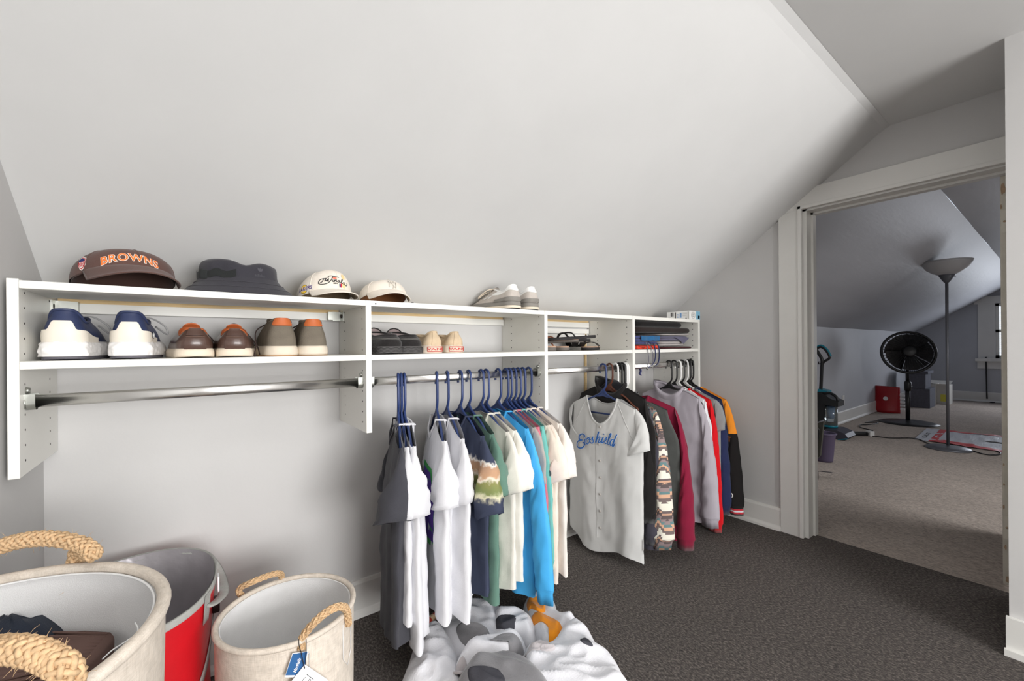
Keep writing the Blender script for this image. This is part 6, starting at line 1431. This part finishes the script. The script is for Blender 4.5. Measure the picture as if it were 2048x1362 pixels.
# grey storage boxes stacked behind the fan
GST = mat('charcoal_storage_fabric', rgb(100, 102, 112), 0.9, 0, .1, 40, .2, 300)
p = onX(1823, 812, 8.9); k = 8.9
A = fl(1829, 813); 
def cube_at(name, label, cat, pxl, pxr, pyb, zt_px, dep, m, z0=0.0, group=None, lid=False):
    a = fl(pxl, pyb); b = onX(pxr, pyb, a.x); w = abs(a.y - b.y); h = onX((pxl + pxr) / 2, zt_px, a.x).z - FZ - z0
    t = thing(name, label, cat, (a.x, min(a.y, b.y), FZ + z0), 0, group)
    MB().box((0, 0, 0), (dep, w, h * (.86 if lid else 1)), .006).build('body', m, t, smooth=False)
    if lid: MB().box((-.012, -.012, h * .86), (dep + .012, w + .012, h), .008).build('lid', m, t, smooth=False)
    return t, h
t1_, h1_ = cube_at('storage_ottoman', 'lower charcoal storage cube behind the fan', 'storage box', 1810, 1860, 813, 777, .42, GST, group='stacked storage cubes')
a = fl(1810, 813)
bq = onX(1806, 776, a.x); b2 = onX(1857, 776, a.x); hh2 = onX(1830, 742, a.x).z - FZ - h1_
t2_ = thing('storage_ottoman', 'upper charcoal storage cube with overhanging lid behind the fan', 'storage box', (a.x - .01, min(bq.y, b2.y), FZ + h1_ + .001), 0, 'stacked storage cubes')
w2 = abs(bq.y - b2.y)
MB().box((0, .03, 0), (.40, w2 - .03, hh2 * .84), .006).build('body', GST, t2_, smooth=False); MB().box((-.012, 0, hh2 * .84), (.412, w2, hh2), .008).build('lid', GST, t2_, smooth=False)
WC = mat('white_carton', rgb(214, 212, 206), .7, 0, .03); YLW = mat('yellow_label', rgb(230, 222, 90), .6)
t, _ = cube_at('cardboard_box', 'narrow white carton beside the storage cubes', 'box', 1862, 1872, 808, 768, .30, WC); 
t, hb_ = cube_at('cardboard_box', 'white carton with yellow label and open flaps', 'box', 1873, 1899, 808, 770, .30, WC)
MB().box((-.002, .03, .05), (.0, .10, .16)).build('printed_label', YLW, t, smooth=False)
MB().loft([[(0, .02, hb_), (0, .28, hb_)], [(-.06, .02, hb_ + .02), (-.06, .28, hb_ + .02)]], closed=False).build('flap', WC, t)
MB().loft([[(.3, .02, hb_), (.3, .28, hb_)], [(.36, .0, hb_ + .05), (.36, .26, hb_ + .05)]], closed=False).build('flap', WC, t)
# red bag
RBG = mat('red_plastic_bag', rgb(168, 22, 34), .4, 0, .1, 6, .3, 14)
a = fl(1744, 822); X0 = a.x; pts = {n_: onX(x, y, X0) for n_, x, y in (('bl', 1744, 822), ('br', 1800, 829), ('tl', 1750, 771), ('tr', 1799, 775))}
t = thing('shopping_bag', 'red plastic shopping bag standing against the bedroom wall', 'bag', (X0, pts['br'].y, FZ))
O = Vector((X0, pts['br'].y, FZ)); gridf = []; gridb = []
for j in range(9):
    v = j / 8; l = pts['bl'].lerp(pts['tl'], v) - O; r = pts['br'].lerp(pts['tr'], v) - O
    gridf.append([l.lerp(r, u / 8) + Vector((-.07 * math.sin(math.pi * u / 8) * (1 - v * .8) + .012 * noise.noise((u * .6, v * 4, 1)), 0, max(0, .012 * noise.noise((u * .5, 3, 0))) if j == 8 else 0)) for u in range(9)])
    gridb.append([l.lerp(r, u / 8) + Vector((.10 * math.sin(math.pi * u / 8) * (1 - v * .8) + .03, 0, 0)) for u in reversed(range(9))])
for g_ in (gridf, gridb):
    for r_ in g_:
        for q_ in r_: q_.z = max(q_.z, 0.001)
MB().loft([f + b_ for f, b_ in zip(gridf, gridb)], True, True).build('body', RBG, t)
cc = gridf[4][4] + Vector((-.004, 0, .02)); MB().loft([[cc + Vector((0, r * math.cos(a), r * math.sin(a))) for a in ring_angles(16)] for r in (.028, .001)]).build('round_logo', TAGW, t)
for k2 in range(5):
    e = gridf[1 + k2][8]; MB().box((-.004, -.05, -.012), (.02, -.0, .012)).build('white_stripe', TAGW, t, smooth=False).location = e + Vector((.01, 0, .03))
# flattened packaging sheet
PW = mat('white_packaging_film', rgb(206, 210, 218), .45, 0, .08, 6, .5, 12, stretch=(1, 6, 1)); PR = mat('red_packaging_film', rgb(206, 36, 42), .45, 0, .08, 8, .3, 12)
c4 = [fl(1828, 879), fl(1853, 858), fl(2040, 876), fl(2030, 909)]
t = thing('packaging_sheet', 'crumpled white and red packaging sheet lying on the bedroom floor', 'packaging', tuple(c4[0]))
def ps(u, v, off=0.0): a = c4[0].lerp(c4[3], u).lerp(c4[1].lerp(c4[2], u), v) - c4[0]; return Vector((a.x, a.y, 0.004 + off + 0.011 * abs(noise.noise((u * 3, v * 9, .5))) + .004 * noise.noise((u * 14, v * 5, 2))))
MB().loft([[ps(i / 40, j / 14) for j in range(15)] for i in range(41)], closed=False).build('sheet', PW, t)
for u0, u1, v0, v1 in ((.16, .24, 0, 1), (.24, 1, .90, 1.0), (.24, 1.0, 0, .10), (.24, .62, 0.10, .20)):
    MB().loft([[ps(lerp(u0, u1, i / 30), lerp(v0, v1, j / 5), .0022) for j in range(6)] for i in range(31)], closed=False).build('red_print', PR, t)
text_part('lettering', 'OUT', .34, lambda x, y: ps(.085 - y * .22, .42 + x * .62, .0026), BLKT, t, maxedge=.04)
MB().loft([[ps(lerp(.66, .95, i / 12), .48 + d * math.sin(math.pi * i / 12), .003) for d in (-.03, .03)] for i in range(13)], closed=False).build('dark_slit', DARK, t)
# cords and power strip
def cord(label, pts, r=0.005, m=BLACKP, nm='extension_cable', h=0.006):
    P = [fl(*q_) + Vector((0, 0, h)) for q_ in pts]; o = MB().tube(bez([p_ - P[0] for p_ in P], 8), r, 6).build(nm, m, None); o.location = P[0]; tag(o, label, 'cord'); return o
cord('black cord running from the white plug past the packaging to the lamp', [(1745, 873), (1780, 877), (1830, 878), (1860, 889), (1890, 894), (1935, 896), (1960, 897), (1988, 902), (2001, 907), (1995, 911), (1970, 910), (1945, 903), (1920, 898)])
cord('black cord looping between the power strip and the fan base', [(1746, 862), (1722, 856), (1720, 851), (1740, 850), (1757, 846), (1730, 846), (1750, 843), (1772, 844), (1780, 840)])
o = MB(); P_ = [onX(1972, 714, XF - .03), onX(1973, 760, XF - .03), onX(1974, 795, XF - .03)]; E_ = [fl(1976, 803), fl(1985, 806), fl(2012, 803)]
pp = P_ + [e + Vector((0, 0, .01)) for e in E_]; oo = o.tube(bez([q_ - pp[0] for q_ in pp], 6), .009, 6).build('hanging_cable', BLACKP); oo.location = pp[0]; tag(oo, 'black cord dropping down the far wall below the window', 'cord')
p = fl(1717, 871); t = thing('power_strip', 'black power strip lying on the bedroom carpet', 'power strip', tuple(p), -0.75)
MB().box((-.13, -.03, 0), (.13, .03, .04), .008).build('housing', BLACKP, t)
for k2 in range(4): MB().box((-.10 + k2 * .05, -.014, .0395), (-.07 + k2 * .05, .014, .0412)).build('socket', DKG, t, smooth=False)
p = fl(1740, 872); t = thing('charger_plug', 'small white charger plugged into the power strip end', 'plug', tuple(p), -0.5)
MB().box((-.028, -.028, 0), (.028, .028, .055), .006).build('body', WHITEP, t, smooth=False); MB().box((-.05, -.01, .02), (-.028, .01, .035), .002).build('prongs', BLACKP, t, smooth=False)
# upright carpet cleaner
TEAL = mat('teal_plastic', rgb(20, 130, 152), .35); CLR = mat('clear_tank_plastic', rgb(214, 222, 222), .08, 0, 0, 1, 0, 1, .5, trans=.85); SMK = mat('glossy_dark_plastic', rgb(58, 58, 70), .45)
p = fl(1668, 878); XV = p.x + .12; t = thing('carpet_cleaner', 'black upright carpet cleaner with teal handle and clear tank', 'vacuum', (XV, p.y, FZ))
O = Vector((XV, p.y, FZ))
def v_(px, py, dx=0.0): q_ = onX(px, py, XV + dx) - O; return q_
MB().tube(bez([v_(1630, 696), v_(1638, 708), v_(1644, 720), v_(1643.5, 735), v_(1642.5, 760), v_(1641, 790)], 6), [.016] * 31, 10).build('stem', BLACKP, t)
MB().tube(bez([v_(1633, 697), v_(1642, 694), v_(1652, 701), v_(1659, 713), v_(1657, 718), v_(1650, 722), v_(1645, 727)], 6), .013, 8).build('handle_loop', BLACKP, t)
MB().tube(bez([v_(1634, 693.5), v_(1643, 691), v_(1654, 699), v_(1662, 713)], 8), .010, 8).build('handle_grip', TEAL, t)
MB().tube(bez([v_(1642, 726), v_(1637, 728), v_(1638, 723)], 5), .005, 6).build('cord_hook', BLACKP, t)
def slab(pts, d0, d1, m, nm, parent=t):
    A_ = [v_(x, y, d0) for x, y in pts]; B_ = [onX(x, y, XV + d0) - O + Vector((d1 - d0, 0, 0)) for x, y in pts]; n = len(pts)
    for q_ in A_ + B_: q_.z = max(0.001, q_.z)
    return MB().add(A_ + B_, [tuple(range(n)), tuple(reversed(range(n, 2 * n)))] + [(i, (i + 1) % n, n + (i + 1) % n, n + i) for i in range(n)]).build(nm, m, parent, smooth=False)
slab([(1636, 778), (1654, 782), (1654, 786), (1634, 786)], -.04, .10, TEAL, 'teal_collar')
slab([(1627, 790), (1634, 784), (1648, 784), (1650, 808), (1648, 845), (1634, 850), (1626, 842), (1629, 820)], -.05, .12, BLACKP, 'main_body')
slab([(1642, 786), (1650, 790), (1660, 797), (1676, 804), (1676, 814), (1660, 812), (1643, 806)], -.08, .12, BLACKP, 'tank_top')
MB().tube(bez([v_(1648, 787, -.04), v_(1658, 786, -.04), v_(1668, 790, -.04), v_(1675, 798, -.04), v_(1675, 806, -.04)], 6), .014, 8).build('tank_handle', BLACKP, t)
c0 = (v_(1646, 812) + v_(1674, 812)) / 2; c1 = (v_(1647, 852) + v_(1673, 852)) / 2; rw = (v_(1646, 812) - v_(1674, 812)).length / 2
MB().lathe([(rw * .98, c1.z), (rw, c0.z)], 28, (c1.x + .02, c1.y, 0)).build('clear_tank', CLR, t)
MB().lathe([(0, c1.z + .012), (rw * .94, c1.z + .012), (rw * .94, c1.z + .05), (0, c1.z + .05)], 28, (c1.x + .02, c1.y, 0)).build('tank_water', mat('murky_water', rgb(120, 116, 104), .2), t)
MB().lathe([(rw * 1.02, c1.z - .012), (rw * 1.02, c1.z + .010)], 28, (c1.x + .02, c1.y, 0)).build('tank_band', TEAL, t)
MB().lathe([(rw * .9, .06), (rw * 1.02, .10), (rw * 1.02, c1.z - .012)], 28, (c1.x + .02, c1.y, 0)).build('tank_base', BLACKP, t)
MB().lathe([(.02, c0.z - .13), (.03, c0.z)], 12, (c0.x + .02, c0.y, 0)).build('tank_float', BOXM, t)
slab([(1650, 858), (1672, 860), (1690, 868), (1696, 876), (1690, 881), (1672, 886), (1652, 884)], -.14, .12, SMK, 'floor_head')
slab([(1674, 882), (1692, 877), (1696, 879), (1676, 888)], -.15, -.13, TEAL, 'head_edge')
MB().tube(bez([v_(1627, 792, -.06), v_(1622, 806, -.06), v_(1630, 822, -.06), v_(1628, 840, -.06)], 6), .018, 8).build('hose', SMK, t)
# purple waste bin
p = fl(1655, 924); rb_ = 18 * (p - CAMP).dot(_fw) / FPX
BIN = mat('purple_grey_plastic', rgb(92, 82, 108), .45); t = thing('waste_bin', 'purple grey plastic bin half hidden behind the dark board', 'bin', (p.x + .02, p.y + .03, FZ))
hbn = onX(1655, 868, p.x).z - FZ
MB().lathe([(rb_ * .80, 0.0), (rb_ * .84, .02), (rb_ * 1.08, hbn), (rb_ * 1.12, hbn + .004), (rb_ * 1.10, hbn + .008), (rb_ * 1.04, hbn), (rb_ * .80, .03), (0, .03)], 36, sx=1.0, sy=1.0).build('body', BIN, t)
MB().tube([(rb_ * 1.11 * math.cos(a), rb_ * 1.11 * math.sin(a), hbn) for a in ring_angles(36)], .006, 6, closed=True).build('rim', BIN, t)
# dark board leaning near the doorway
BRD = mat('dark_olive_board', rgb(70, 70, 62), .5, 0, .05); p = fl(1634, 928); XB = p.x - .10
t = thing('leaning_board', 'dark olive panel standing just inside the doorway', 'panel', tuple(Vector((XB, p.y, FZ))))
O = Vector((XB, p.y, FZ))
PP = [onX(x, y, XB) - O for x, y in ((1600, 858), (1647, 842), (1640, 912), (1625, 926), (1600, 935))]
for q_ in PP: q_.z = max(q_.z, 0.001)
n = len(PP); MB().add(PP + [q_ + Vector((.03, 0, 0)) for q_ in PP], [tuple(range(n)), tuple(reversed(range(n, 2 * n)))] + [(i, (i + 1) % n, n + (i + 1) % n, n + i) for i in range(n)]).build('board', BRD, t, smooth=False)
MB().tube([PP[0] + Vector((-.003, 0, .004)), PP[1] + Vector((-.003, 0, .004))], .006, 6).build('edge_trim', GM, t)
MB().tube(bez([onX(1630, 850, XB - .01) - O, onX(1638, 862, XB - .01) - O, onX(1634, 890, XB - .01) - O, onX(1630, 925, XB - .01) - O, onX(1631, 938, XB - .01) - O], 6), .005, 6).build('thin_cord', BLACKP, t)
p = fl(1627, 956); t = thing('charger_block', 'small black charger block on the carpet by the doorway', 'charger', tuple(p), 0.3)
MB().box((-.04, -.03, 0), (.04, .03, .05), .006).build('housing', BLACKP, t, smooth=False)
MB().loft([[(-.01, -.03, .055), (.01, -.03, .055)], [(.03, -.12, .05), (.05, -.10, .05)], [(.05, -.20, .035), (.055, -.19, .035)]], closed=False).build('cable_flap', BLACKP, t)
